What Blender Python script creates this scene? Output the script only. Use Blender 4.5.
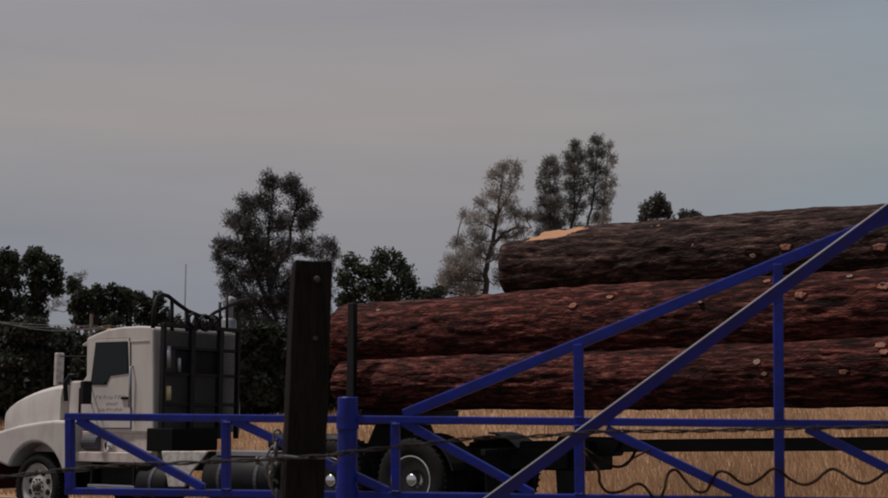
import bpy, bmesh, math, random
import numpy as np
from mathutils import Vector, Matrix

for o in list(bpy.data.objects):
    bpy.data.objects.remove(o)
SC = bpy.context.scene
C = SC.collection
R_ = math.radians

# ------------------------------------------------------------------ camera
F = 1300.0                      # focal length in photo pixels (888 wide)
CX, CY, HOR = 444.0, 249.0, 418.0
CAMH = 1.55
PITCH = math.atan((HOR - CY) / F)
cam = bpy.data.cameras.new('camera')
cam.sensor_width = 36.0
cam.lens = 36.0 * F / 888.0
cam.clip_end = 3000
cam.dof.use_dof = True
cam.dof.focus_distance = 13.0
cam.dof.aperture_fstop = 4.5
camo = bpy.data.objects.new('camera', cam)
C.objects.link(camo)
camo.location = (0, 0, CAMH)
camo.rotation_euler = (math.pi / 2 + PITCH, 0, 0)
SC.camera = camo

# ------------------------------------------------------------------ sky and sun
TO_SUN = Vector((-0.38, 0.0, 0.92)).normalized()
SUN_EL = math.asin(TO_SUN.z)
SUN_AZ = math.atan2(TO_SUN.x, TO_SUN.y)
w = bpy.data.worlds.new('World')
SC.world = w
w.use_nodes = True
nt = w.node_tree
nt.nodes.clear()
nw = nt.nodes.new
out = nw('ShaderNodeOutputWorld')
bg = nw('ShaderNodeBackground')
sky = nw('ShaderNodeTexSky')
sky.sky_type = 'NISHITA'
sky.sun_disc = False
sky.sun_elevation = SUN_EL
sky.sun_rotation = SUN_AZ
sky.dust_density = 3.0
tc = nw('ShaderNodeTexCoord')
mp = nw('ShaderNodeMapping')
mp.inputs['Scale'].default_value = (0.9, 0.9, 5.0)
mp.inputs['Rotation'].default_value = (0.0, R_(2.0), 0)
nz = nw('ShaderNodeTexNoise')
nz.inputs['Scale'].default_value = 1.3
nz.inputs['Detail'].default_value = 3
nz.inputs['Roughness'].default_value = 0.45
sx = nw('ShaderNodeSeparateXYZ')
cr = nw('ShaderNodeValToRGB')        # thin high overcast: lilac-blue haze low down, warm grey above
els = cr.color_ramp.elements
els[0].position = 0.0
els[0].color = (2.16, 2.24, 2.66, 1)
els[1].position = 1.0
els[1].color = (3.0, 2.85, 2.85, 1)
for pos_, col_ in ((0.12, (2.22, 2.27, 2.62)), (0.215, (3.24, 2.88, 2.68)), (0.31, (2.98, 2.78, 2.86))):
    e_ = els.new(pos_)
    e_.color = (*col_, 1)
wob = nw('ShaderNodeMath')
wob.operation = 'MULTIPLY_ADD'
wob.inputs[1].default_value = 0.16
mix = nw('ShaderNodeMix')
mix.data_type = 'RGBA'
mix.inputs[0].default_value = 0.88
bg.inputs['Strength'].default_value = 0.103
L_ = nt.links.new
L_(tc.outputs['Generated'], mp.inputs['Vector'])
L_(mp.outputs['Vector'], nz.inputs['Vector'])
L_(tc.outputs['Generated'], sx.inputs['Vector'])
sub = nw('ShaderNodeMath')
sub.operation = 'SUBTRACT'
sub.inputs[1].default_value = 0.5
L_(nz.outputs['Fac'], sub.inputs[0])
L_(sub.outputs[0], wob.inputs[0])
L_(sx.outputs['Z'], wob.inputs[2])
L_(wob.outputs[0], cr.inputs['Fac'])
L_(sky.outputs['Color'], mix.inputs[6])
thin = nw('ShaderNodeMapRange')       # the deck thins to a cooler blue grey eastwards
thin.interpolation_type = 'SMOOTHSTEP'
thin.inputs[1].default_value = 0.02
thin.inputs[2].default_value = 0.42
L_(sx.outputs['X'], thin.inputs[0])
cool = nw('ShaderNodeMix')
cool.data_type = 'RGBA'
cool.blend_type = 'MULTIPLY'
cool.inputs[7].default_value = (0.84, 1.05, 1.16, 1)
L_(thin.outputs[0], cool.inputs[0])
L_(cr.outputs['Color'], cool.inputs[6])
mp2 = nw('ShaderNodeMapping')         # soft slanting streaks of high cloud
mp2.inputs['Rotation'].default_value = (0.0, R_(-7.0), 0)
mp2.inputs['Scale'].default_value = (1.6, 1.6, 17.0)
nz2 = nw('ShaderNodeTexNoise')
nz2.inputs['Scale'].default_value = 1.5
nz2.inputs['Detail'].default_value = 5
nz2.inputs['Roughness'].default_value = 0.5
st_ = nw('ShaderNodeMapRange')
st_.inputs[1].default_value = 0.3
st_.inputs[2].default_value = 0.7
st_.inputs[3].default_value = 0.955
st_.inputs[4].default_value = 1.065
mul = nw('ShaderNodeMix')
mul.data_type = 'RGBA'
mul.blend_type = 'MULTIPLY'
mul.inputs[0].default_value = 1.0
L_(tc.outputs['Generated'], mp2.inputs['Vector'])
L_(mp2.outputs['Vector'], nz2.inputs['Vector'])
L_(nz2.outputs['Fac'], st_.inputs[0])
L_(cool.outputs[2], mul.inputs[6])
L_(st_.outputs[0], mul.inputs[7])
L_(mul.outputs[2], mix.inputs[7])
L_(mix.outputs[2], bg.inputs['Color'])
L_(bg.outputs['Background'], out.inputs['Surface'])

sd = bpy.data.lights.new('sun', 'SUN')
sd.energy = 3.3
sd.angle = R_(4)
sd.color = (1.0, 0.93, 0.86)
so = bpy.data.objects.new('sun', sd)
C.objects.link(so)
so.location = (-20, -10, 40)
so.rotation_euler = TO_SUN.to_track_quat('Z', 'Y').to_euler()

SC.view_settings.view_transform = 'Standard'
SC.view_settings.look = 'None'
SC.view_settings.exposure = 0.0
SC.view_settings.gamma = 1.0
SC.cycles.filter_width = 2.1

rng = np.random.default_rng(7)
random.seed(7)

# ------------------------------------------------------------------ projections into the place
CF = Vector((0, math.cos(PITCH), math.sin(PITCH)))
CU = Vector((0, -math.sin(PITCH), math.cos(PITCH)))
CR = Vector((1, 0, 0))
CO = Vector((0, 0, CAMH))
def ray(px, py):
    return CR * ((px - CX) / F) + CU * ((CY - py) / F) + CF
def on_plane(px, py, p0, n):
    d = ray(px, py)
    return CO + d * ((p0 - CO).dot(n) / d.dot(n))
def at(px, py, Y):
    return on_plane(px, py, Vector((0, Y, 0)), Vector((0, 1, 0)))

TH = R_(33.6)                                  # the truck's heading against the picture plane
P0 = Vector((-6.45, 20.6, 0))                  # under the front axle, near side
BX = Vector((math.cos(TH), -math.sin(TH), 0))  # local x: towards the rear
BN = Vector((math.sin(TH), math.cos(TH), 0))   # local y: away from the fence
def T(px, py, yl):
    """truck-local (x, z) of a photo point lying in the truck's lengthwise plane y = yl"""
    p = on_plane(px, py, P0 + BN * yl, BN) - P0
    return p.dot(BX), p.z
def TW(x, y, z=0.0):
    return P0 + BX * x + BN * y + Vector((0, 0, z))
GP = R_(12.4)
GN = Vector((math.sin(GP), math.cos(GP), 0))
GX = Vector((math.cos(GP), -math.sin(GP), 0))
G0 = Vector((0, 6.0, 0))
def G(px, py, off=0.0):
    """point on the gate's plane; off = metres in front of it"""
    return on_plane(px, py, G0 - GN * off, GN)

# ------------------------------------------------------------------ materials
def nodes_of(name):
    m = bpy.data.materials.new(name)
    m.use_nodes = True
    t = m.node_tree
    return m, t, t.nodes['Principled BSDF'], t.nodes.new, t.links.new
def pmat(name, col, rough=0.6, metal=0.0, var=0.15, scale=6.0, bump=0.0, bscale=40.0, stretch=(1, 1, 1),
         dirt=None, dirt_amt=0.0, spec=0.5, coat=0.0):
    m, t, b, new, link = nodes_of(name)
    tcn = new('ShaderNodeTexCoord')
    mpn = new('ShaderNodeMapping')
    mpn.inputs['Scale'].default_value = stretch
    link(tcn.outputs['Object'], mpn.inputs['Vector'])
    n1 = new('ShaderNodeTexNoise')
    n1.inputs['Scale'].default_value = scale
    n1.inputs['Detail'].default_value = 6
    n1.inputs['Roughness'].default_value = 0.6
    link(mpn.outputs['Vector'], n1.inputs['Vector'])
    r = new('ShaderNodeValToRGB')
    r.color_ramp.elements[0].position = 0.3
    r.color_ramp.elements[1].position = 0.7
    lo = [c * (1 - var) for c in col]
    hi = [min(1, c * (1 + var)) for c in col]
    r.color_ramp.elements[0].color = (*lo, 1)
    r.color_ramp.elements[1].color = (*hi, 1)
    link(n1.outputs['Fac'], r.inputs['Fac'])
    csock = r.outputs['Color']
    if dirt:
        n2 = new('ShaderNodeTexNoise')
        n2.inputs['Scale'].default_value = scale * 2.3
        n2.inputs['Detail'].default_value = 8
        link(mpn.outputs['Vector'], n2.inputs['Vector'])
        mr = new('ShaderNodeMapRange')
        mr.inputs[1].default_value = 0.45
        mr.inputs[2].default_value = 0.7
        mr.inputs[3].default_value = 0.0
        mr.inputs[4].default_value = dirt_amt
        link(n2.outputs['Fac'], mr.inputs[0])
        mx = new('ShaderNodeMix')
        mx.data_type = 'RGBA'
        link(mr.outputs[0], mx.inputs[0])
        link(csock, mx.inputs[6])
        mx.inputs[7].default_value = (*dirt, 1)
        csock = mx.outputs[2]
    link(csock, b.inputs['Base Color'])
    b.inputs['Roughness'].default_value = rough
    b.inputs['Metallic'].default_value = metal
    b.inputs['Specular IOR Level'].default_value = spec
    b.inputs['Coat Weight'].default_value = coat
    if bump:
        n3 = new('ShaderNodeTexNoise')
        n3.inputs['Scale'].default_value = bscale
        n3.inputs['Detail'].default_value = 6
        link(mpn.outputs['Vector'], n3.inputs['Vector'])
        bp = new('ShaderNodeBump')
        bp.inputs['Strength'].default_value = bump
        bp.inputs['Distance'].default_value = 0.02
        link(n3.outputs['Fac'], bp.inputs['Height'])
        link(bp.outputs['Normal'], b.inputs['Normal'])
    return m
M = {}
M['white'] = pmat('cab_paint', (0.455, 0.427, 0.415), 0.38, var=0.05, scale=1.8, dirt=(0.27, 0.22, 0.19), dirt_amt=0.4, stretch=(1.3, 1.3, 0.45), coat=0.15)
M['white_low'] = pmat('chassis_paint', (0.46, 0.40, 0.375), 0.5, var=0.1, scale=3.0, dirt=(0.2, 0.16, 0.13), dirt_amt=0.5)
M['black'] = pmat('black_steel', (0.007, 0.007, 0.008), 0.6, var=0.3, scale=5.0, dirt=(0.018, 0.015, 0.013), dirt_amt=0.3, spec=0.2)
M['frame'] = pmat('chassis_black', (0.008, 0.0075, 0.007), 0.75, var=0.3, scale=5.0, dirt=(0.02, 0.016, 0.013), dirt_amt=0.4, spec=0.15)
M['panel'] = pmat('rack_plate', (0.058, 0.057, 0.068), 0.6, var=0.3, scale=3.0, spec=0.2)
M['rubber'] = pmat('rubber', (0.009, 0.0085, 0.0085), 0.85, var=0.25, scale=8.0, dirt=(0.025, 0.021, 0.018), dirt_amt=0.3, spec=0.15)
M['glass'] = pmat('dark_glass', (0.008, 0.011, 0.012), 0.12, var=0.1, scale=1.0, spec=0.3)
M['chrome'] = pmat('chrome', (0.72, 0.72, 0.74), 0.14, 1.0, var=0.05)
M['alu'] = pmat('dull_aluminium', (0.30, 0.31, 0.34), 0.42, 0.8, var=0.12, scale=5.0)
M['dull'] = pmat('dull_galvanised', (0.15, 0.155, 0.17), 0.6, 0.2, var=0.2, scale=6)
M['rim'] = pmat('rim_paint', (0.46, 0.43, 0.41), 0.5, var=0.1, scale=5, dirt=(0.16, 0.12, 0.1), dirt_amt=0.6)
M['rim_dark'] = pmat('rim_dark', (0.055, 0.05, 0.05), 0.6, var=0.3)
M['maroon'] = pmat('maroon_paint', (0.07, 0.012, 0.016), 0.4, var=0.2)
M['ink'] = pmat('door_ink', (0.27, 0.235, 0.235), 0.6, var=0.2, scale=20)
M['orange'] = pmat('amber_plastic', (0.6, 0.2, 0.03), 0.35, var=0.1)
M['cream'] = pmat('cream_can', (0.45, 0.38, 0.2), 0.5, var=0.1)
M['blue'] = pmat('blue_gate_paint', (0.005, 0.0155, 0.195), 0.45, var=0.16, scale=7.0, dirt=(0.012, 0.013, 0.040), dirt_amt=0.5, bump=0.12, bscale=30, spec=0.22)
M['bare'] = pmat('edge_glint_pale', (0.17, 0.17, 0.20), 0.6, 0.0, var=0.2, scale=18)  # pale colour standing in for the sky glint on the brace's upper edge
M['wire'] = pmat('rusty_wire', (0.011, 0.0105, 0.012), 0.7, 0.1, var=0.5, scale=20, spec=0.25, dirt=(0.024, 0.013, 0.011), dirt_amt=0.6)
M['coil'] = pmat('brown_rusted_wire', (0.018, 0.010, 0.007), 0.85, 0.0, var=0.4, scale=20, spec=0.15)
M['chain'] = pmat('galvanised_chain', (0.10, 0.10, 0.11), 0.55, 0.6, var=0.25, scale=20)
M['tie'] = pmat('creosoted_timber', (0.009, 0.008, 0.008), 0.95, var=0.45, scale=14, stretch=(4, 4, 0.35), bump=0.5, bscale=22, dirt=(0.018, 0.016, 0.015), dirt_amt=0.5, spec=0.08)
M['bolt'] = pmat('weathered_bolt', (0.035, 0.035, 0.037), 0.7, 0.3, var=0.3)
M['pitch'] = pmat('tool_box_black', (0.003, 0.003, 0.0032), 0.7, var=0.3, scale=5, spec=0.12)
M['pole'] = pmat('weathered_pole', (0.16, 0.13, 0.115), 0.9, var=0.3, scale=4, stretch=(3, 3, .3))
M['cable'] = pmat('cable', (0.22, 0.22, 0.23), 0.6, var=0.1)
M['freshwood'] = pmat('fresh_split_wood', (0.33, 0.155, 0.07), 0.75, var=0.25, scale=7, stretch=(0.5, 5, 5), bump=0.3, bscale=16, dirt=(0.2, 0.08, 0.045), dirt_amt=0.4)
M['cutend'] = pmat('sawn_end', (0.42, 0.20, 0.10), 0.85, var=0.3, scale=9, bump=0.2)
M['knot'] = pmat('cut_knot', (0.21, 0.085, 0.058), 0.9, var=0.45, scale=16, dirt=(0.035, 0.012, 0.010), dirt_amt=0.9, bump=0.4, bscale=30)
M['pale_chip'] = pmat('pale_chip', (0.17, 0.11, 0.085), 0.8, var=0.3, scale=22)
M['trunk'] = pmat('tree_bark', (0.035, 0.028, 0.026), 0.95, var=0.4, scale=3, stretch=(3, 3, .5))
M['asphalt'] = pmat('asphalt', (0.05, 0.048, 0.046), 0.9, var=0.2, scale=3, bump=0.3, bscale=120)

def bark_mat(name, c_dark, c_mid, c_hi, hi_pos):
    m, t, b, new, link = nodes_of(name)
    tcn = new('ShaderNodeTexCoord')
    mpn = new('ShaderNodeMapping')
    mpn.inputs['Scale'].default_value = (1.0, 6.5, 6.5)
    link(tcn.outputs['Object'], mpn.inputs['Vector'])
    n1 = new('ShaderNodeTexNoise')
    n1.inputs['Scale'].default_value = 2.5
    n1.inputs['Detail'].default_value = 10
    n1.inputs['Roughness'].default_value = 0.72
    n1.inputs['Distortion'].default_value = 0.6
    link(mpn.outputs['Vector'], n1.inputs['Vector'])
    r = new('ShaderNodeValToRGB')
    e = r.color_ramp.elements
    e[0].position = 0.43
    e[0].color = (*c_dark, 1)
    e[1].position = hi_pos
    e[1].color = (*c_hi, 1)
    k = e.new(0.50)
    k.color = (*c_mid, 1)
    link(n1.outputs['Fac'], r.inputs['Fac'])
    n2 = new('ShaderNodeTexNoise')          # broad patches where the outer bark has rubbed off
    n2.inputs['Scale'].default_value = 0.9
    n2.inputs['Detail'].default_value = 4
    link(tcn.outputs['Object'], n2.inputs['Vector'])
    mr = new('ShaderNodeMapRange')
    mr.inputs[1].default_value = 0.35
    mr.inputs[2].default_value = 0.65
    mr.inputs[3].default_value = 0.72
    mr.inputs[4].default_value = 1.3
    link(n2.outputs['Fac'], mr.inputs[0])
    mx = new('ShaderNodeMix')
    mx.data_type = 'RGBA'
    mx.blend_type = 'MULTIPLY'
    mx.inputs[0].default_value = 1
    link(r.outputs['Color'], mx.inputs[6])
    link(mr.outputs[0], mx.inputs[7])
    mpv = new('ShaderNodeMapping')            # broken plates, each its own tone, parted by dark furrows
    mpv.inputs['Scale'].default_value = (0.8, 5.0, 5.0)
    wv = new('ShaderNodeMix')
    wv.data_type = 'RGBA'
    wv.inputs[0].default_value = 0.17
    link(tcn.outputs['Object'], wv.inputs[6])
    nw_ = new('ShaderNodeTexNoise')
    nw_.inputs['Scale'].default_value = 5.0
    nw_.inputs['Detail'].default_value = 4
    link(tcn.outputs['Object'], nw_.inputs['Vector'])
    link(nw_.outputs['Color'], wv.inputs[7])
    link(wv.outputs[2], mpv.inputs['Vector'])
    vo = new('ShaderNodeTexVoronoi')
    vo.inputs['Scale'].default_value = 4.6
    vo.inputs['Randomness'].default_value = 1.0
    link(mpv.outputs['Vector'], vo.inputs['Vector'])
    sp = new('ShaderNodeSeparateColor')
    link(vo.outputs['Color'], sp.inputs['Color'])
    mt_ = new('ShaderNodeMapRange')
    mt_.inputs[3].default_value = 0.55
    mt_.inputs[4].default_value = 1.55
    link(sp.outputs[0], mt_.inputs[0])
    ve = new('ShaderNodeTexVoronoi')
    ve.feature = 'DISTANCE_TO_EDGE'
    ve.inputs['Scale'].default_value = 4.6
    link(mpv.outputs['Vector'], ve.inputs['Vector'])
    me_ = new('ShaderNodeMapRange')
    me_.inputs[1].default_value = 0.0
    me_.inputs[2].default_value = 0.20
    me_.inputs[3].default_value = 0.62
    me_.inputs[4].default_value = 1.0
    link(ve.outputs['Distance'], me_.inputs[0])
    mm = new('ShaderNodeMath')
    mm.operation = 'MULTIPLY'
    link(mt_.outputs[0], mm.inputs[0])
    link(me_.outputs[0], mm.inputs[1])
    mx2 = new('ShaderNodeMix')
    mx2.data_type = 'RGBA'
    mx2.blend_type = 'MULTIPLY'
    mx2.inputs[0].default_value = 1
    link(mx.outputs[2], mx2.inputs[6])
    link(mm.outputs[0], mx2.inputs[7])
    link(mx2.outputs[2], b.inputs['Base Color'])
    b.inputs['Roughness'].default_value = 0.9
    b.inputs['Specular IOR Level'].default_value = 0.15
    n3 = new('ShaderNodeTexNoise')
    n3.inputs['Scale'].default_value = 8
    n3.inputs['Detail'].default_value = 6
    link(mpn.outputs['Vector'], n3.inputs['Vector'])
    bp = new('ShaderNodeBump')
    bp.inputs['Strength'].default_value = 0.6
    bp.inputs['Distance'].default_value = 0.02
    hh = new('ShaderNodeMath')
    hh.operation = 'MULTIPLY_ADD'
    hh.inputs[1].default_value = 0.9
    link(me_.outputs[0], hh.inputs[0])
    link(n3.outputs['Fac'], hh.inputs[2])
    bp.inputs['Distance'].default_value = 0.03
    link(hh.outputs[0], bp.inputs['Height'])
    link(bp.outputs['Normal'], b.inputs['Normal'])
    return m
M['bark_red'] = bark_mat('red_bark', (0.008, 0.0021, 0.0018), (0.041, 0.0078, 0.0064), (0.130, 0.048, 0.038), 0.65)
M['bark_brown'] = bark_mat('brown_bark', (0.009, 0.004, 0.0035), (0.03, 0.012, 0.010), (0.08, 0.042, 0.036), 0.72)
M['bark_grey'] = bark_mat('grey_brown_bark', (0.0075, 0.0038, 0.0034), (0.026, 0.0125, 0.0110), (0.080, 0.052, 0.046), 0.635)

def leaf_mat(name, c0, c1, trans=0.25, scale=0.9):
    m, t, b, new, link = nodes_of(name)
    tcn = new('ShaderNodeTexCoord')
    n1 = new('ShaderNodeTexNoise')
    n1.inputs['Scale'].default_value = scale
    n1.inputs['Detail'].default_value = 5
    link(tcn.outputs['Object'], n1.inputs['Vector'])
    r = new('ShaderNodeValToRGB')
    r.color_ramp.elements[0].position = 0.36
    r.color_ramp.elements[1].position = 0.64
    r.color_ramp.elements[0].color = (*c0, 1)
    r.color_ramp.elements[1].color = (*c1, 1)
    link(n1.outputs['Fac'], r.inputs['Fac'])
    link(r.outputs['Color'], b.inputs['Base Color'])
    b.inputs['Roughness'].default_value = 0.7
    b.inputs['Specular IOR Level'].default_value = 0.2
    tr = new('ShaderNodeBsdfTranslucent')
    link(r.outputs['Color'], tr.inputs['Color'])
    mx = new('ShaderNodeMixShader')
    mx.inputs[0].default_value = trans
    link(b.outputs['BSDF'], mx.inputs[1])
    link(tr.outputs['BSDF'], mx.inputs[2])
    link(mx.outputs[0], t.nodes['Material Output'].inputs['Surface'])
    return m
M['oak'] = leaf_mat('oak_leaves', (0.022, 0.027, 0.019), (0.042, 0.048, 0.032))
M['scrub'] = leaf_mat('scrub_leaves', (0.018, 0.022, 0.017), (0.034, 0.038, 0.028))
M['pine'] = leaf_mat('pine_needles', (0.034, 0.035, 0.036), (0.075, 0.074, 0.070))
M['pine_pale'] = leaf_mat('pale_pine_needles', (0.16, 0.15, 0.14), (0.33, 0.30, 0.275), 0.4)
M['pine_mid'] = leaf_mat('grey_pine_needles', (0.07, 0.072, 0.069), (0.16, 0.153, 0.142), 0.3)
M['dry'] = leaf_mat('dry_twigs', (0.08, 0.068, 0.055), (0.13, 0.11, 0.09), 0.3)
M['grass'] = leaf_mat('dry_grass', (0.35, 0.22, 0.132), (0.54, 0.35, 0.21), 0.3, 0.35)

def field_mat():
    m, t, b, new, link = nodes_of('dry_field')
    tcn = new('ShaderNodeTexCoord')
    n1 = new('ShaderNodeTexNoise')
    n1.inputs['Scale'].default_value = 0.12
    n1.inputs['Detail'].default_value = 8
    n1.inputs['Roughness'].default_value = 0.65
    link(tcn.outputs['Object'], n1.inputs['Vector'])
    r = new('ShaderNodeValToRGB')
    e = r.color_ramp.elements
    e[0].position = 0.32
    e[0].color = (0.20, 0.115, 0.072, 1)
    e[1].position = 0.68
    e[1].color = (0.36, 0.22, 0.135, 1)
    link(n1.outputs['Fac'], r.inputs['Fac'])
    n2 = new('ShaderNodeTexNoise')
    n2.inputs['Scale'].default_value = 3.5
    n2.inputs['Detail'].default_value = 6
    link(tcn.outputs['Object'], n2.inputs['Vector'])
    mr = new('ShaderNodeMapRange')
    mr.inputs[1].default_value = 0.3
    mr.inputs[2].default_value = 0.7
    mr.inputs[3].default_value = 0.7
    mr.inputs[4].default_value = 1.15
    link(n2.outputs['Fac'], mr.inputs[0])
    mx = new('ShaderNodeMix')
    mx.data_type = 'RGBA'
    mx.blend_type = 'MULTIPLY'
    mx.inputs[0].default_value = 1
    link(r.outputs['Color'], mx.inputs[6])
    link(mr.outputs[0], mx.inputs[7])
    link(mx.outputs[2], b.inputs['Base Color'])
    b.inputs['Roughness'].default_value = 0.95
    b.inputs['Specular IOR Level'].default_value = 0.1
    return m
M['field'] = field_mat()

# ------------------------------------------------------------------ mesh helpers
class MB:
    def __init__(s):
        s.v, s.f, s.mi = [], [], []
    def add(s, vs, fs, mi=0):
        o = len(s.v)
        s.v.extend([tuple(p) for p in vs])
        s.f.extend([tuple(i + o for i in q) for q in fs])
        s.mi.extend([mi] * len(fs))
        return s
    def box(s, x0, x1, y0, y1, z0, z1):
        vs = [(x, y, z) for x in (x0, x1) for y in (y0, y1) for z in (z0, z1)]
        return s.add(vs, [(0, 1, 3, 2), (4, 6, 7, 5), (0, 4, 5, 1), (2, 3, 7, 6), (0, 2, 6, 4), (1, 5, 7, 3)])
    def prism(s, prof, y0, y1):
        """prof: (x, z) polygon extruded along y"""
        n = len(prof)
        vs = [(x, y0, z) for x, z in prof] + [(x, y1, z) for x, z in prof]
        fs = [tuple(range(n)), tuple(range(2 * n - 1, n - 1, -1))]
        fs += [(i, i + n, (i + 1) % n + n, (i + 1) % n) for i in range(n)]
        return s.add(vs, fs)
    def tube(s, pts, r, n=8, cap=True):
        pts = [Vector(p) for p in pts]
        rs = r if isinstance(r, (list, tuple, np.ndarray)) else [r] * len(pts)
        vs, fs = [], []
        ref = Vector((0, 0, 1))
        d0 = (pts[-1] - pts[0])
        if d0.length < 1e-6 or abs(d0.normalized().z) > 0.9:
            ref = Vector((0, 1, 0))
        for i, p in enumerate(pts):
            d = (pts[min(i + 1, len(pts) - 1)] - pts[max(i - 1, 0)]).normalized()
            a = d.cross(ref)
            if a.length < 1e-4:
                a = d.cross(Vector((1, 0.1, 0)))
            a.normalize()
            b = a.cross(d)
            for k in range(n):
                t = 2 * math.pi * k / n
                vs.append(p + (a * math.cos(t) + b * math.sin(t)) * rs[i])
        for i in range(len(pts) - 1):
            for k in range(n):
                fs.append((i * n + k, i * n + (k + 1) % n, (i + 1) * n + (k + 1) % n, (i + 1) * n + k))
        if cap:
            fs.append(tuple(range(n - 1, -1, -1)))
            fs.append(tuple((len(pts) - 1) * n + k for k in range(n)))
        return s.add(vs, fs)
    def lathe_y(s, prof, cx, cz, n=32):
        """prof: (radius, y) revolved about the y axis through (cx, cz)"""
        vs, fs = [], []
        for r, y in prof:
            for k in range(n):
                t = 2 * math.pi * k / n
                vs.append((cx + r * math.cos(t), y, cz + r * math.sin(t)))
        for i in range(len(prof) - 1):
            for k in range(n):
                fs.append((i * n + k, i * n + (k + 1) % n, (i + 1) * n + (k + 1) % n, (i + 1) * n + k))
        return s.add(vs, fs)
    def lathe_x(s, prof, cy, cz, n=24):
        vs, fs = [], []
        for r, x in prof:
            for k in range(n):
                t = 2 * math.pi * k / n
                vs.append((x, cy + r * math.cos(t), cz + r * math.sin(t)))
        for i in range(len(prof) - 1):
            for k in range(n):
                fs.append((i * n + k, i * n + (k + 1) % n, (i + 1) * n + (k + 1) % n, (i + 1) * n + k))
        return s.add(vs, fs)
    def bar(s, p, q, wid, dep, nrm):
        """rectangular bar from p to q; wid in the plane, dep along nrm"""
        p, q, nrm = Vector(p), Vector(q), Vector(nrm).normalized()
        d = (q - p).normalized()
        a = nrm.cross(d).normalized() * wid / 2
        b = nrm * dep / 2
        vs = [e + a * i + b * j for e in (p, q) for i, j in ((-1, -1), (1, -1), (1, 1), (-1, 1))]
        return s.add(vs, [(0, 1, 2, 3), (7, 6, 5, 4), (0, 4, 5, 1), (1, 5, 6, 2), (2, 6, 7, 3), (3, 7, 4, 0)])
    def build(s, name, mat, parent=None, smooth=False, bevel=0.0, seg=2, loc=None):
        me = bpy.data.meshes.new(name)
        vs = s.v
        if loc is not None:
            vs = [(x - loc[0], y - loc[1], z - loc[2]) for x, y, z in vs]
        me.from_pydata(vs, [], s.f)
        mats = mat if isinstance(mat, (list, tuple)) else [mat]
        for mm in mats:
            me.materials.append(M[mm] if isinstance(mm, str) else mm)
        if len(mats) > 1:
            me.polygons.foreach_set('material_index', s.mi)
        bm = bmesh.new()
        bm.from_mesh(me)
        bmesh.ops.recalc_face_normals(bm, faces=bm.faces)
        bm.to_mesh(me)
        bm.free()
        if smooth:
            me.polygons.foreach_set('use_smooth', [True] * len(me.polygons))
        o = bpy.data.objects.new(name, me)
        C.objects.link(o)
        if loc is not None:
            o.location = loc
        if parent:
            o.parent = parent
        if bevel:
            bv = o.modifiers.new('bevel', 'BEVEL')
            bv.width = bevel
            bv.segments = seg
            bv.limit_method = 'ANGLE'
            bv.angle_limit = R_(32)
            bv.harden_normals = False
        return o
def catmull(pts, k=12):
    P = [pts[0] * 2 - pts[1]] + pts + [pts[-1] * 2 - pts[-2]]
    o = []
    for i in range(1, len(P) - 2):
        for j in range(k):
            t = j / k
            a, b, c, d = P[i - 1], P[i], P[i + 1], P[i + 2]
            o.append(0.5 * ((2 * b) + (c - a) * t + (2 * a - 5 * b + 4 * c - d) * t * t + (3 * b - 3 * c + d - a) * t ** 3))
    o.append(P[-2])
    return o
def empty(name, loc, rz=0.0):
    o = bpy.data.objects.new(name, None)
    C.objects.link(o)
    o.location = loc
    o.rotation_euler = (0, 0, rz)
    o.empty_display_size = 0.2
    return o
def tag(o, label=None, cat=None, group=None, kind=None):
    if label: o['label'] = label
    if cat: o['category'] = cat
    if group: o['group'] = group
    if kind: o['kind'] = kind
    return o

# ------------------------------------------------------------------ ground, road
def sstep(a, b, x):
    t = np.clip((np.asarray(x, float) - a) / (b - a), 0, 1)
    return t * t * (3 - 2 * t)
def grade(xl):
    return -0.08 + 0.33 * sstep(-1.5, 8.5, xl)
def ground_z(x, y):
    x = np.asarray(x, float)
    y = np.asarray(y, float)
    d = (x - P0.x) * BN.x + (y - P0.y) * BN.y
    xl = (x - P0.x) * BX.x + (y - P0.y) * BX.y
    return grade(xl) * sstep(-7.5, -5.0, d) + 2.45 * sstep(4, 48, d) + 0.06 * np.sin(x * 0.21) * sstep(6, 20, d) + 4.0 * sstep(120, 900, d)
def make_ground():
    xs = np.concatenate([np.linspace(-900, -90, 16), np.linspace(-80, 80, 90), np.linspace(90, 900, 16)])
    ys = np.concatenate([np.linspace(-300, -10, 12), np.linspace(-5, 130, 100), np.linspace(140, 1500, 22)])
    X, Y = np.meshgrid(xs, ys)
    Z = ground_z(X, Y)
    v = np.stack([X.ravel(), Y.ravel(), Z.ravel()], 1)
    nx = len(xs)
    f = [(j * nx + i, j * nx + i + 1, (j + 1) * nx + i + 1, (j + 1) * nx + i) for j in range(len(ys) - 1) for i in range(nx - 1)]
    me = bpy.data.meshes.new('field')
    me.from_pydata(v.tolist(), [], f)
    me.materials.append(M['field'])
    me.polygons.foreach_set('use_smooth', [True] * len(me.polygons))
    o = bpy.data.objects.new('field', me)
    C.objects.link(o)
    tag(o, 'dry golden grass field rising gently to the trees', 'field', kind='structure')
make_ground()
mb = MB()
rxs = np.concatenate([np.linspace(-120, -6, 40), np.linspace(-5, 12, 60), np.linspace(13, 160, 40)])
vs, fs = [], []
for i, x in enumerate(rxs):
    for y in (-4.9, -0.3, 3.9):
        q = TW(x, y)
        vs.append((q.x, q.y, float(ground_z(q.x, q.y)) + 0.03))
    if i:
        for k in (0, 1):
            fs.append((3 * i - 3 + k, 3 * i + k, 3 * i + k + 1, 3 * i - 2 + k))
mb.add(vs, fs)
tag(mb.build('road', 'asphalt'), 'two-lane asphalt road under the log truck', 'road', kind='structure')

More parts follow.
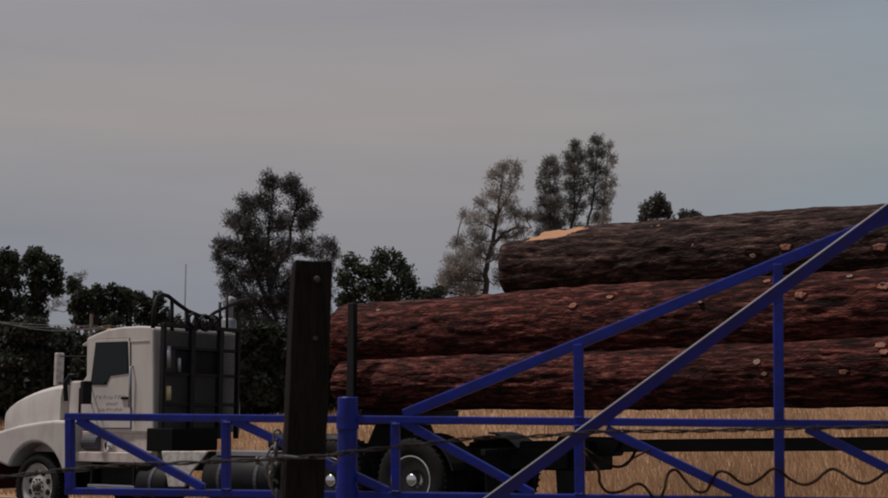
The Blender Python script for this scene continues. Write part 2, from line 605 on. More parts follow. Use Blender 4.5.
# ------------------------------------------------------------------ dry grass
def make_grass(n=110000):
    u = rng.random(n)
    Z = 19.0 + 62.0 * u ** 1.5
    X = (rng.random(n) * 1.04 - 0.48) * Z * 0.86
    d = (X - P0.x) * BN.x + (Z - P0.y) * BN.y
    k = d > 4.6
    X, Z, d = X[k], Z[k], d[k]
    n = len(X)
    clump = 0.5 + 0.5 * np.sin(X * 0.9 + 1.3 * np.sin(Z * 0.55)) * np.sin(Z * 0.7 + X * 0.2)
    h = (0.16 + 0.30 * rng.random(n)) * (0.6 + 0.7 * clump)
    wd = 0.006 + 0.012 * rng.random(n) + Z * 0.00015
    a = rng.random(n) * 2 * math.pi
    lean = rng.normal(0, 0.28, (n, 2)) * h[:, None] + np.array([-0.12, 0]) * h[:, None]
    gz = ground_z(X, Z) - 0.02
    dx, dy = np.cos(a) * wd, np.sin(a) * wd
    v = np.empty((n, 3, 3))
    v[:, 0] = np.stack([X - dx, Z - dy, gz], 1)
    v[:, 1] = np.stack([X + dx, Z + dy, gz], 1)
    v[:, 2] = np.stack([X + lean[:, 0], Z + lean[:, 1], gz + h], 1)
    o = tri_obj('dry_grass', v.reshape(-1, 3), 3, M['grass'])
    tag(o, 'knee high dry golden grass covering the field behind the truck', 'grass', kind='stuff')
def tri_obj(name, v, k, mat, parent=None):
    n = len(v) // k
    me = bpy.data.meshes.new(name)
    me.vertices.add(len(v))
    me.vertices.foreach_set('co', np.ascontiguousarray(v, dtype=np.float32).ravel())
    me.loops.add(len(v))
    me.loops.foreach_set('vertex_index', np.arange(len(v), dtype=np.int32))
    me.polygons.add(n)
    me.polygons.foreach_set('loop_start', np.arange(0, len(v), k, dtype=np.int32))
    me.polygons.foreach_set('loop_total', np.full(n, k, dtype=np.int32))
    me.update()
    me.validate()
    me.materials.append(mat)
    o = bpy.data.objects.new(name, me)
    C.objects.link(o)
    if parent:
        o.parent = parent
    return o
make_grass()

# ------------------------------------------------------------------ trees
def leaves(centres, spread, per, size, kind):
    """leaf or needle faces scattered about tuft centres"""
    n = len(centres) * per
    c = np.repeat(centres, per, 0)
    dirs = rng.normal(0, 1, (n, 3))
    dirs /= np.linalg.norm(dirs, axis=1)[:, None]
    if kind == 'needle':
        base = c + dirs * spread * 0.12
        ln = size * (0.6 + 0.8 * rng.random(n))
        dirs[:, 2] += 0.25
        tip = base + dirs * ln[:, None]
        side = np.cross(dirs, rng.normal(0, 1, (n, 3)))
        side /= np.linalg.norm(side, axis=1)[:, None] + 1e-9
        side *= (size * 0.12)
        off = rng.normal(0, spread * 0.35, (n, 3))
        v = np.stack([base - side + off, base + side + off, tip + off], 1)
        return v.reshape(-1, 3), 3
    off = dirs * (spread * rng.random(n) ** 0.5)[:, None]
    p = c + off
    a = rng.normal(0, 1, (n, 3))
    a /= np.linalg.norm(a, axis=1)[:, None]
    b = np.cross(a, rng.normal(0, 1, (n, 3)))
    b /= np.linalg.norm(b, axis=1)[:, None] + 1e-9
    s = (size * (0.6 + 0.8 * rng.random(n)))[:, None]
    v = np.stack([p - a * s, p + b * s * 0.5, p + a * s, p - b * s * 0.5], 1)
    return v.reshape(-1, 3), 4

def tree(name, label, cat, Y, trunk, blobs, mat, kind='leaf', size=0.12, spread=0.4, per=30, group=None, limbs=(),
         trunk_r=0.2, dens=1.0, depth=1.0, twig=0.02, shell=0.45):
    """trunk: photo points from the foot up; blobs: (px, py, rx, ry, tufts) clumps of the crown at distance Y"""
    base = at(trunk[0][0], HOR, Y)
    base.z = float(ground_z(base.x, Y))
    root = empty(name, base)
    tag(root, label, cat, group)
    m_px = Y / F
    if kind == 'needle':
        per, size, spread = int(per * 0.34), size * 0.70, spread * 0.62
    elif mat != 'scrub':
        per, size, spread = int(per * 0.36), size * 0.74, spread * 0.68
    tp = [base + Vector((0, 0, -0.3))] + [at(x, y, Y) + Vector((0, random.uniform(-.3, .3), 0)) for x, y in trunk[1:]]
    mbt = MB()
    def smooth_path(pts, k=4, wob=0.0):
        out_ = []
        for i in range(len(pts) - 1):
            for j in range(k):
                t = j / k
                p = pts[i].lerp(pts[i + 1], t)
                if j and wob:
                    p = p + Vector((random.gauss(0, wob), random.gauss(0, wob), random.gauss(0, wob)))
                out_.append(p)
        out_.append(pts[-1])
        return out_
    path = smooth_path(tp, 4, trunk_r * 0.25)
    n = len(path)
    mbt.tube(path, [trunk_r * (1 - 0.85 * (i / (n - 1)) ** 0.9) for i in range(n)], 7)
    for lb in limbs:
        pts = [at(x, y, Y) + Vector((0, random.uniform(-.5, .5) * (i > 0), 0)) for i, (x, y) in enumerate(lb[0])]
        lp = smooth_path(pts, 4, lb[1] * 0.3)
        mbt.tube(lp, [lb[1] * (1 - 0.8 * i / (len(lp) - 1)) for i in range(len(lp))], 6)
        path = path + lp
    allc = []
    for (px, py, rx, ry, cnt) in blobs:
        cnt = max(3, int(cnt * dens * (2.5 if kind == 'needle' else 1.5)))
        c = at(px, py, Y) + Vector((0, random.uniform(-1, 1) * rx * m_px * 0.8 * depth, 0))
        rr = np.array([rx * m_px, rx * m_px * depth, ry * m_px])
        d = rng.normal(0, 1, (cnt, 3))
        d /= np.linalg.norm(d, axis=1)[:, None]
        rad = rng.random(cnt) ** shell
        pos = np.array(c) + d * rad[:, None] * rr * (0.85 + 0.3 * rng.random((cnt, 1)))
        allc.append(pos)
        # limb to the clump from the nearest lower point of the stem
        best = min(path, key=lambda q: (q - c).length + max(0, (q.z - c.z + 0.2)) * 4)
        mid = best.lerp(c, 0.5) + Vector((random.gauss(0, .15), random.gauss(0, .15), -abs(random.gauss(0.1, .15))))
        lp = smooth_path([best, mid, c], 3, 0.04)
        r0 = min(trunk_r * 0.45, 0.03 + 0.018 * (c - best).length)
        mbt.tube(lp, [r0 * (1 - 0.75 * i / (len(lp) - 1)) for i in range(len(lp))], 5, cap=False)
        for q in pos[::4]:
            q = Vector(q)
            s0 = lp[random.randint(len(lp) // 2, len(lp) - 1)]
            mid = s0.lerp(q, 0.5) + Vector((0, 0, -0.06))
            mbt.tube([s0, mid, q], [twig, twig * .8, twig * .5], 3, cap=False)
    tr = mbt.build('trunk', 'trunk', root, smooth=True)
    tr.matrix_parent_inverse = Matrix.Translation(-base)
    v, k = leaves(np.concatenate(allc), spread, per, size, kind)
    cr_ = tri_obj('crown', v, k, M[mat], root)
    cr_.matrix_parent_inverse = Matrix.Translation(-base)
    return root

# big gray pine behind the wooden post
big = [(274, 190, 22, 13, 34), (236, 196, 0, 0, 0)]
tree('pine_tree', 'big dark many-stemmed pine with rounded crown rising behind the wooden post', 'tree', 80,
     [(285, 400), (278, 330), (268, 280), (268, 230), (275, 192)],
     [(290, 185, 12, 11, 26), (300, 200, 14, 14, 26), (270, 184, 10, 10, 22), (266, 205, 14, 14, 26), (248, 206, 13, 12, 24),
      (237, 222, 13, 11, 24), (250, 228, 16, 14, 30), (280, 225, 18, 16, 34), (304, 222, 13, 14, 24), (313, 212, 6, 8, 8),
      (224, 246, 10, 9, 18), (218, 256, 5, 7, 8), (238, 250, 14, 12, 26), (258, 252, 16, 14, 30), (283, 252, 18, 16, 34),
      (305, 248, 12, 12, 20), (229, 268, 12, 10, 20), (246, 275, 16, 13, 28), (268, 278, 18, 15, 30), (292, 280, 18, 15, 30),
      (236, 295, 14, 12, 24), (255, 300, 18, 13, 30), (275, 305, 16, 14, 26), (246, 318, 18, 10, 26), (268, 326, 16, 10, 24), (290, 318, 18, 16, 26), (228, 284, 8, 8, 12), (282, 300, 20, 16, 34), (262, 264, 22, 16, 34), (240, 308, 16, 12, 26), (300, 300, 14, 16, 24), (255, 240, 18, 14, 26)],
     'pine', 'needle', 0.34, 0.55, 38, group='trees beyond the field', trunk_r=0.2, dens=1.75, shell=0.55,
     limbs=[([(272, 310), (250, 260), (240, 215)], 0.16), ([(270, 290), (290, 240), (298, 195)], 0.17), ([(272, 320), (245, 290), (226, 255)], 0.12)])
tree('pine_tree', 'small dark pine showing beside the top of the wooden post', 'tree', 88,
     [(324, 400), (325, 320), (326, 250)],
     [(326, 244, 10, 7, 18), (318, 254, 10, 8, 16), (334, 254, 8, 8, 14), (325, 268, 13, 10, 22), (324, 290, 14, 14, 26), (322, 320, 16, 18, 26)],
     'pine', 'needle', 0.34, 0.5, 44, group='trees beyond the field', trunk_r=0.22)
tree('oak_tree', 'round dark oak crown above the front ends of the red logs', 'tree', 85,
     [(376, 400), (376, 330), (378, 290), (382, 262)],
     [(352, 262, 9, 9, 20), (346, 280, 11, 11, 26), (364, 272, 10, 9, 22), (385, 257, 14, 8, 26), (378, 272, 14, 11, 30),
      (402, 266, 11, 10, 22), (405, 282, 11, 10, 24), (388, 288, 16, 11, 34), (366, 292, 16, 10, 32), (347, 298, 12, 10, 26),
      (398, 298, 16, 8, 26), (412, 292, 6, 8, 8), (375, 306, 30, 10, 44)],
     'oak', 'leaf', 0.17, 0.55, 46, group='trees beyond the field', trunk_r=0.24)
tree('pine_tree', 'slender pale pine with thin see-through crown and one long curved limb', 'tree', 90,
     [(482, 400), (484, 300), (487, 268), (494, 234), (499, 212), (501, 185), (503, 165)],
     [(504, 166, 9, 7, 13), (515, 172, 8, 9, 12), (494, 178, 9, 9, 12), (510, 186, 11, 9, 14), (491, 196, 11, 8, 14), (506, 203, 12, 9, 15),
      (480, 204, 8, 6, 9), (516, 214, 11, 8, 14), (528, 216, 6, 8, 8), (494, 218, 14, 9, 17), (475, 220, 12, 9, 15), (464, 214, 5, 5, 5),
      (478, 236, 15, 9, 18), (508, 235, 13, 9, 14), (458, 242, 11, 8, 13), (470, 254, 15, 9, 20), (452, 262, 10, 8, 13), (500, 256, 12, 9, 13),
      (460, 274, 15, 9, 22), (478, 276, 11, 9, 13), (446, 282, 10, 7, 12), (466, 288, 22, 9, 40), (456, 268, 16, 10, 26), (470, 266, 18, 12, 28), (482, 248, 14, 12, 18), (448, 276, 12, 9, 18), (500, 278, 8, 12, 11), (441, 290, 8, 5, 9), (520, 232, 10, 8, 10)],
     'pine_pale', 'needle', 0.32, 0.55, 40, group='trees beyond the field', trunk_r=0.27, twig=0.016, dens=1.5,
     limbs=[([(492, 246), (503, 233), (518, 226), (532, 227)], 0.15), ([(497, 215), (507, 200), (518, 180)], 0.08), ([(488, 262), (470, 250), (456, 242)], 0.08)])
PB = dict(cat='tree', kind='needle', size=0.32, spread=0.5, per=44, group='slim pines standing in a clump')
tree('pine_tree', 'shortest slim pine of the clump, with a dense grey-green foot', Y=92,
     trunk=[(549, 400), (549, 290), (550, 220), (551, 162)],
     blobs=[(551, 161, 8, 6, 16), (545, 172, 8, 8, 14), (556, 172, 6, 9, 12), (543, 186, 8, 9, 14), (553, 190, 9, 9, 16), (545, 203, 11, 9, 26),
            (556, 206, 9, 9, 22), (544, 218, 12, 10, 34), (556, 222, 11, 10, 34), (546, 234, 13, 10, 36), (560, 238, 12, 10, 34), (552, 252, 16, 12, 40)],
     mat='pine_mid', trunk_r=0.16, dens=1.35, **PB)
tree('pine_tree', 'middle slim pine of the clump with a narrow pointed crown', Y=93,
     trunk=[(568, 400), (570, 240), (575, 205), (575, 148)],
     blobs=[(575, 147, 6, 6, 14), (570, 157, 8, 8, 16), (580, 158, 7, 9, 14), (568, 170, 8, 9, 16), (579, 173, 9, 10, 16), (570, 186, 9, 9, 16),
            (580, 190, 9, 9, 14), (571, 202, 9, 9, 14), (582, 206, 8, 8, 11), (570, 218, 9, 9, 14), (577, 230, 9, 8, 12)],
     mat='pine_mid', trunk_r=0.16, dens=1.35, limbs=[([(570, 232), (577, 208), (583, 185)], 0.1)], **PB)
tree('pine_tree', 'tallest slim pine of the clump with a leaning bare lower trunk', Y=94,
     trunk=[(580, 400), (584, 250), (588, 222), (594, 195), (596, 170), (597, 142)],
     blobs=[(597, 142, 7, 5, 14), (591, 152, 7, 8, 13), (602, 153, 6, 8, 11), (592, 166, 8, 9, 14), (601, 170, 8, 9, 13), (590, 182, 9, 9, 13),
            (602, 187, 9, 8, 12), (595, 198, 9, 8, 12), (603, 204, 9, 7, 10), (598, 216, 10, 6, 10)],
     mat='pine_mid', trunk_r=0.16, dens=1.35, **PB)
tree('pine_tree', 'thin open pine at the edge of the slim clump, crown drooping to the log', Y=96,
     trunk=[(600, 400), (600, 260), (604, 210), (609, 146)],
     blobs=[(610, 146, 4, 5, 7), (612, 158, 5, 8, 9), (608, 170, 6, 8, 9), (613, 182, 5, 8, 8), (609, 196, 7, 8, 9), (604, 212, 8, 7, 10),
            (598, 224, 9, 5, 8), (607, 218, 6, 6, 6)],
     mat='pine_pale', trunk_r=0.14, **PB)
tree('oak_tree', 'small round oak peeping over the top log', 'tree', 120, [(656, 400), (656, 250), (657, 215)],
     [(656, 201, 8, 6, 16), (664, 205, 7, 6, 12), (648, 209, 7, 6, 13), (668, 214, 5, 6, 10), (656, 213, 10, 7, 20), (645, 219, 6, 6, 10), (660, 228, 14, 10, 26)],
     'pine', 'leaf', 0.24, 0.6, 40, group='trees beyond the field', trunk_r=0.25)
for px, lab in ((684, 'tiny low bush crown just showing over the top log'), (695, 'tiny flat tree crown just showing over the top log beside another bush')):
    tree('distant_tree', lab, 'tree', 130, [(px, 400), (px, 230)],
         [(px, 215, 6, 4, 14), (px + 4, 217, 4, 3, 8), (px - 2, 224, 9, 6, 18)], 'pine', 'leaf', 0.24, 0.5, 36,
         group='trees beyond the field', trunk_r=0.15)
# oaks at the left
tree('oak_tree', 'tall dark oak with open crown and forked stems, left of the cab roof', 'tree', 66,
     [(30, 400), (32, 330), (35, 300), (40, 262)],
     [(38, 256, 10, 7, 22), (28, 262, 6, 7, 14), (50, 264, 10, 8, 22), (40, 272, 14, 9, 30), (56, 276, 6, 7, 14), (24, 270, 5, 5, 9), (33, 284, 12, 7, 22),
      (50, 288, 11, 6, 16), (58, 292, 5, 5, 8), (36, 298, 11, 9, 26), (33, 314, 12, 12, 34), (28, 332, 18, 14, 40)],
     'oak', 'leaf', 0.15, 0.42, 44, group='trees beyond the field', trunk_r=0.26,
     limbs=[([(34, 305), (45, 290), (58, 286)], 0.09)])
tree('oak_tree', 'dark oak at the end of the tree line, crown split by a patch of sky', 'tree', 64,
     [(2, 400), (4, 330), (6, 300), (8, 262)],
     [(10, 256, 8, 7, 22), (1, 262, 8, 8, 20), (14, 268, 6, 7, 16), (4, 276, 10, 9, 28), (16, 282, 6, 7, 12), (-6, 285, 12, 14, 28),
      (4, 300, 10, 12, 34), (18, 304, 7, 10, 20), (0, 324, 18, 14, 44), (-12, 300, 14, 22, 30)],
     'oak', 'leaf', 0.15, 0.42, 46, group='trees beyond the field', trunk_r=0.26)
tree('bare_tree', 'pale leafless tree between the dark oaks', 'tree', 100, [(76, 400), (76, 310), (77, 280)],
     [(70, 280, 6, 5, 12), (80, 276, 8, 5, 14), (76, 286, 8, 6, 14), (66, 290, 6, 6, 10), (60, 302, 8, 7, 12), (52, 308, 8, 6, 10)],
     'dry', 'needle', 0.3, 0.4, 16, group='trees beyond the field', trunk_r=0.1, twig=0.015)
tree('oak_tree', 'low spreading dark oak over the truck cab roof', 'tree', 72, [(98, 400), (98, 330), (98, 300)],
     [(74, 286, 7, 7, 18), (84, 296, 9, 7, 20), (98, 293, 10, 6, 22), (113, 292, 10, 6, 22), (126, 296, 9, 7, 20), (78, 306, 12, 9, 30),
      (100, 306, 15, 10, 38), (122, 308, 13, 9, 32), (90, 320, 18, 9, 36), (118, 322, 18, 8, 34)],
     'oak', 'leaf', 0.16, 0.45, 44, group='trees beyond the field', trunk_r=0.25)
tree('oak_tree', 'dark oak behind the black rack hoops of the truck', 'tree', 74, [(148, 400), (148, 330), (148, 308)],
     [(138, 300, 9, 7, 20), (150, 303, 10, 6, 20), (160, 300, 6, 6, 12), (145, 315, 14, 9, 32), (163, 316, 9, 8, 18), (150, 330, 22, 12, 40), (175, 325, 14, 10, 26)],
     'oak', 'leaf', 0.16, 0.45, 44, group='trees beyond the field', trunk_r=0.22)
# dark brush filling the foot of the tree line
brush = [(-8, 362, 'dense dark brush beyond the hood, thickest at the end of the tree line'),
         (26, 358, 'dense dark brush under the forked tall oak'),
         (62, 362, 'dense dark brush seen between the mirror and the windshield'),
         (100, 364, 'dense dark brush standing behind the truck cab'),
         (140, 366, 'dense dark brush standing behind the rear wall of the cab'),
         (182, 362, 'dense dark brush standing behind the cab guard rack'),
         (218, 358, 'dense dark brush at the foot of the big pine, cab side'),
         (252, 362, 'dense dark brush at the foot of the big pine beside the wooden post'),
         (292, 358, 'dense dark brush hidden mostly behind the wooden post'),
         (330, 362, 'dense dark brush between the wooden post and the front log ends')]
for i, (px, py, lab) in enumerate(brush):
    q = random.uniform
    tree('dark_bush', lab, 'bush', 60 + q(-2, 3), [(px, 400), (px, 380), (px + 2, 360)],
         [(px - 9, py - 20 + q(-4, 4), 13, 10, 26), (px + 9, py - 22 + q(-5, 3), 13, 9, 26), (px, py - 6, 20, 12, 44), (px - 12, py + 8, 14, 12, 36),
          (px + 12, py + 8, 14, 12, 36), (px - 4, py + 24, 20, 12, 50), (px + 12, py + 30, 14, 12, 40), (px - 14, py + 34, 14, 12, 40), (px, py + 42, 22, 9, 44)],
         'scrub', 'leaf', 0.17, 0.4, 40, group='brush along the tree line', trunk_r=0.07, shell=0.4)
tree('oak_tree', 'low dark oak top showing beside the slender pale pine foot', 'tree', 84, [(430, 400), (430, 310), (430, 300)],
     [(424, 296, 10, 6, 22), (438, 293, 9, 6, 18), (430, 304, 16, 8, 30)], 'oak', 'leaf', 0.17, 0.5, 40, group='trees beyond the field', trunk_r=0.15)

# ------------------------------------------------------------------ utility poles and lines
def utility_pole(px, top, Y, label):
    b = at(px, HOR, Y)
    b.z = float(ground_z(b.x, Y))
    z = at(px, top, Y).z
    root = empty('utility_pole', b)
    tag(root, label, 'utility pole', 'utility poles beyond the field')
    MB().tube([(0, 0, -0.4), (0, 0, (z - b.z) * .5), (0, 0, z - b.z)], [0.10, 0.09, 0.07], 9).build('shaft', 'pole', root, smooth=False)
    MB().box(-0.9, 0.9, -0.15, -0.07, z - b.z - 0.71, z - b.z - 0.63).build('crossarm', 'pole', root)
    for s in (-0.8, 0.0, 0.8):
        MB().tube([(s, -0.105, z - b.z - 0.62), (s, -0.105, z - b.z - 0.5)], [0.035, 0.05], 7).build('insulator', 'cable', root)
    return root, Vector((b.x, Y, z - 0.5))
r1, t1 = utility_pole(88, 314, 58, 'weathered utility pole rising just over the cab roof visor')
r2, t2 = utility_pole(-60, 296, 50, 'weathered utility pole past the end of the tree line')
r3, t3 = utility_pole(300, 322, 68, 'weathered utility pole behind the wooden post')
def span(name, a, b, sag, lab):
    pts = []
    for i in range(25):
        t = i / 24
        p = a.lerp(b, t)
        p.z -= sag * 4 * t * (1 - t)
        pts.append(p)
    tag(MB().tube(pts, 0.011, 5).build(name, 'cable'), lab, 'power line', 'power lines on the utility poles')
for s in (-0.8, 0.0, 0.8):
    o = Vector((s, -0.105, 0.0))
    kind = {-0.8: 'lowest slack', 0.0: 'middle', 0.8: 'outer taut'}[s]
    span('power_line', t2 + o, t1 + o, 0.35 + 0.2 * s, kind + ' power line strung over the dark brush ahead of the cab')
    span('power_line', t1 + o, t3 + o, 0.45 + 0.2 * s, kind + ' power line running from above the cab toward the wooden post')
p = at(182, HOR, 110)
gz = float(ground_z(p.x, 110))
zt = at(182, 264, 110).z
tag(MB().tube([(p.x, 110, gz - .3), (p.x, 110, zt)], [0.09, 0.04], 7).build('thin_mast', 'cable', loc=(p.x, 110, gz)),
    'thin pale mast standing far behind the cab guard rack', 'mast')

# ================================================================== the truck
truck = empty('logging_truck', P0, -TH)
tag(truck, 'white long-nosed logging truck tractor hauling big logs, black guard rack behind cab', 'truck')
W = 2.44
YC = W / 2
def part(mb_, name, mat, parent=truck, **k):
    return mb_.build(name, mat, parent, **k)

# chassis rails and cross members
for y0 in (0.78, 1.58):
    part(MB().prism([(-0.72, 0.68), (9.05, 0.93), (9.05, 1.19), (-0.72, 0.96)], y0, y0 + 0.085), 'frame_rail', 'frame', bevel=0.008)
for x in (-0.5, 1.4, 3.0, 4.6, 6.0, 7.2, 8.6):
    part(MB().box(x, x + 0.12, 0.868, 1.577, 0.74 + 0.0256 * x, 0.92 + 0.0256 * x), 'cross_member', 'frame', bevel=0.008)

# cab
cy0, cy1 = 0.27, W - 0.27
def TP(pts, yl):
    return [T(a, b, yl) for a, b in pts]
cab_prof = TP([(86.5, 338), (96, 333.5), (108, 329), (122, 326.8), (140, 325.8), (151.5, 326.3), (153.5, 329), (153.5, 433), (92, 433), (81, 420), (80, 384), (86, 376)], cy0)
cab = part(MB().prism(cab_prof, cy0, cy1), 'cab', 'white', bevel=0.045, seg=3)
eps = 0.004
def side_plate(pts, name, mat, y0, th, parent, bevel=0.0, mirror=True):
    pr = TP(pts, cy0)
    part(MB().prism(pr, y0 - th, y0), name, mat, parent, bevel=bevel)
    if mirror:
        part(MB().prism(pr, W - y0, W - y0 + th), name, mat, parent, bevel=bevel)
door_pts = [(92.5, 341.5), (97, 339.5), (129.5, 338.5), (130.7, 345), (131, 428), (95, 428), (88, 418), (88, 384)]
pr = TP(door_pts, cy0)
for y0, y1 in ((cy0 - 0.018, cy0 + 0.002), (cy1 - 0.002, cy1 + 0.018)):
    dcx = sum(p[0] for p in pr) / len(pr)
    dcz = sum(p[1] for p in pr) / len(pr)
    gap = [(dcx + (a - dcx) * 1.022, dcz + (b - dcz) * 1.014) for a, b in pr]
    d = part(MB().prism(pr, y0, y1), 'door', 'white', bevel=0.008)
    part(MB().prism(gap, y0 + (0.013 if y0 < 1 else 0), y1 - (0 if y0 < 1 else 0.013)), 'door_gap', 'rubber', d)
    sgn = -1 if y0 < 1 else 1
    yo = y0 if sgn < 0 else y1
    win = TP([(97.5, 343.5), (128, 342.5), (129, 373), (111.5, 375.5), (107.5, 384), (92.5, 384)], cy0)
    cxm = sum(p[0] for p in win) / len(win)
    czm = sum(p[1] for p in win) / len(win)
    big = [(cxm + (a - cxm) * 1.045, czm + (b - czm) * 1.045) for a, b in win]
    part(MB().prism(big, min(yo, yo + sgn * 0.008), max(yo, yo + sgn * 0.008)), 'window_seal', 'rubber', d, bevel=0.003)
    part(MB().prism(win, min(yo, yo + sgn * 0.011), max(yo, yo + sgn * 0.011)), 'window', 'glass', d)
    hx, hz = T(127, 398, cy0)
    part(MB().box(hx - 0.09, hx + 0.05, min(yo, yo + sgn * 0.03), max(yo, yo + sgn * 0.03), hz - 0.02, hz + 0.02), 'handle', 'black', d, bevel=0.008)
# faded lettering on the door: too worn to read, two short lines and a number of thin strokes
mbl = MB()
rl = random.Random(3)
for (xa, xb, yy, hh) in ((97, 126, 397, 0.05), (107, 118, 403.5, 0.035), (99, 123, 409.5, 0.04)):
    x0, z0 = T(xa, yy, cy0)
    x1, _ = T(xb, yy, cy0)
    x = x0
    while x < x1:
        wv = rl.uniform(0.008, 0.014)
        h2 = hh * rl.choice((1, 1, 0.75))
        mbl.box(x, x + wv, cy0 - 0.0215, cy0 - 0.0185, z0 - hh / 2, z0 - hh / 2 + h2)
        if rl.random() < 0.7:
            zz = z0 - hh / 2 + rl.choice((0, 0.4, 0.8)) * hh
            mbl.box(x + wv + 0.0005, x + 0.03, cy0 - 0.021, cy0 - 0.0187, zz, zz + 0.011)
        x += rl.choice((0.036, 0.042, 0.042, 0.062))
tag(part(mbl, 'door_lettering', 'ink'), kind='stuff')
# grab bar behind the door
x0, z0 = T(132.8, 366, cy0)
x1, z1 = T(132.8, 408, cy0)
part(MB().tube([(x0, cy0 + 0.01, z0), (x0, cy0 - 0.05, z0 - 0.02), (x0, cy0 - 0.05, z1 + 0.02), (x0, cy0 + 0.01, z1)], 0.014, 8), 'grab_bar', 'alu', smooth=True)
# rain gutter line and rear quarter seam
x0, z0 = T(93, 341, cy0)
x1, z1 = T(152, 341.5, cy0)
part(MB().box(x0, x1 - 0.05, cy0 - 0.010, cy0 + 0.003, z1 + 0.008, z1 + 0.020), 'roof_seam', 'white_low')
# windscreen, front
fx, fz = T(86.5, 340, cy0)
bx_, bz = T(85, 373, cy0)
for y0, y1 in ((cy0 + 0.12, YC - 0.03), (YC + 0.03, cy1 - 0.12)):
    mbw = MB()
    vs = [(fx - 0.012 + 0.0, y, fz - 0.1) for y in (y0, y1)] + [(bx_ - 0.03, y, bz + 0.02) for y in (y1, y0)]
    vb = [(a + 0.05, b, c) for a, b, c in vs]
    mbw.add(vs + vb, [(0, 1, 2, 3), (7, 6, 5, 4), (0, 4, 5, 1), (1, 5, 6, 2), (2, 6, 7, 3), (3, 7, 4, 0)])
    part(mbw, 'windscreen', 'glass')
part(MB().prism([(fx - 0.16, fz - 0.06), (fx + 0.12, fz + 0.07), (fx + 0.13, fz + 0.045), (fx - 0.15, fz - 0.085)], cy0 + 0.06, cy1 - 0.06), 'sun_visor', 'white', bevel=0.006)
for k in range(5):
    yy = cy0 + 0.2 + k * (cy1 - cy0 - 0.4) / 4
    xx, zz = T(100, 331.5, cy0)
    part(MB().prism([(xx - 0.05, zz - 0.02), (xx + 0.06, zz + 0.01), (xx + 0.05, zz + 0.06), (xx - 0.01, zz + 0.055)], yy - 0.06, yy + 0.06), 'marker_light', 'orange', bevel=0.01)
# rear wall window
rx, rz = T(153.5, 352, cy0)
part(MB().box(rx - 0.01, rx + 0.012, YC - 0.5, YC + 0.5, 2.2, 2.62), 'rear_window', 'glass', bevel=0.01)

# bonnet: lofted from the grille to the cowl
hood_top = TP([(8, 411), (12.5, 405.5), (18, 401.8), (27, 397.2), (36, 393.2), (45, 390), (54, 387.5), (63, 385.6), (71, 385)], 0.52)
secs = []
nh = len(hood_top)
for i, (x, zt_) in enumerate(hood_top):
    t = i / (nh - 1)
    hw = 0.76 + 0.14 * t                       # half width
    zt2 = zt_ + 0.02
    zb = 1.02
    h = zt2 - zb
    sec = []
    for a, b in ((1.0, 0.0), (1.0, 0.58), (0.994, 0.80), (0.967, 0.925), (0.89, 0.98), (0.55, 0.996), (0.0, 1.0)):
        sec.append((a * hw, zb + b * h))
    pts = [(x, YC - a, z) for a, z in sec] + [(x, YC + a, z) for a, z in reversed(sec[:-1])]
    secs.append(pts)
mbh = MB()
m_ = len(secs[0])
vs = [p for s_ in secs for p in s_]
fs = [(i * m_ + k, i * m_ + k + 1, (i + 1) * m_ + k + 1, (i + 1) * m_ + k) for i in range(nh - 1) for k in range(m_ - 1)]
fs += [tuple(range(m_)), tuple((nh - 1) * m_ + k for k in range(m_ - 1, -1, -1))]
fs += [(0, (nh - 1) * m_, (nh - 1) * m_ + m_ - 1, m_ - 1)]
mbh.add(vs, fs)
hood = part(mbh, 'hood', 'white', smooth=True)
hood.data.polygons[len(hood.data.polygons) - 1].use_smooth = False
ws = hood.modifiers.new('crease', 'EDGE_SPLIT')
ws.split_angle = R_(30)
nx0 = hood_top[0][0]
g_ = part(MB().box(nx0 - 0.045, nx0 + 0.01, YC - 0.5, YC + 0.5, 0.98, 1.62), 'grille', 'chrome', bevel=0.02)
for k in range(9):
    part(MB().box(nx0 - 0.055, nx0 - 0.046, YC - 0.46, YC + 0.46, 1.03 + k * 0.062, 1.055 + k * 0.062), 'slat', 'black', g_)
# fenders with the wheel arch
FWX, FWZ = 0.0, 0.485
arch_r = 0.685
for s_ in (0, 1):
    top = TP([(-30, 446), (-16, 438), (0, 431.5), (20, 425.5), (40, 421.8), (56, 420), (70, 420.5)], 0.10)
    prof = [(-1.12, 0.90), (-1.14, 1.06)] + [(max(a, -1.10 + 0.01 * i), b) for i, (a, b) in enumerate(top[1:])]
    xe = prof[-1][0]
    prof += [(xe + 0.03, prof[-1][1] - 0.08), (xe + 0.03, 0.74)]
    for k in range(15):
        a = R_(18) + (R_(155) - R_(18)) * k / 14
        prof.append((FWX + arch_r * math.cos(a), FWZ + arch_r * math.sin(a)))
    ya, yb = 0.045, 0.56
    if s_:
        ya, yb = W - yb, W - ya
    fo = part(MB().prism(prof, ya, yb), 'fender', 'white', bevel=0.05, seg=4)
for ya, yb in ((0.565, 0.60), (W - 0.60, W - 0.565)):
    part(MB().box(-0.95, 0.80, ya, yb, 0.40, 1.25), 'wheel_well', 'pitch')
# head lamps in the fender fronts, bumper
for y0 in (0.16, W - 0.46):
    part(MB().box(-1.165, -1.115, y0, y0 + 0.30, 0.93, 1.05), 'headlight', 'chrome', bevel=0.012)
part(MB().prism([(-1.32, 0.42), (-1.18, 0.40), (-1.13, 0.84), (-1.29, 0.84)], 0.03, W - 0.03), 'bumper', 'maroon', bevel=0.025)

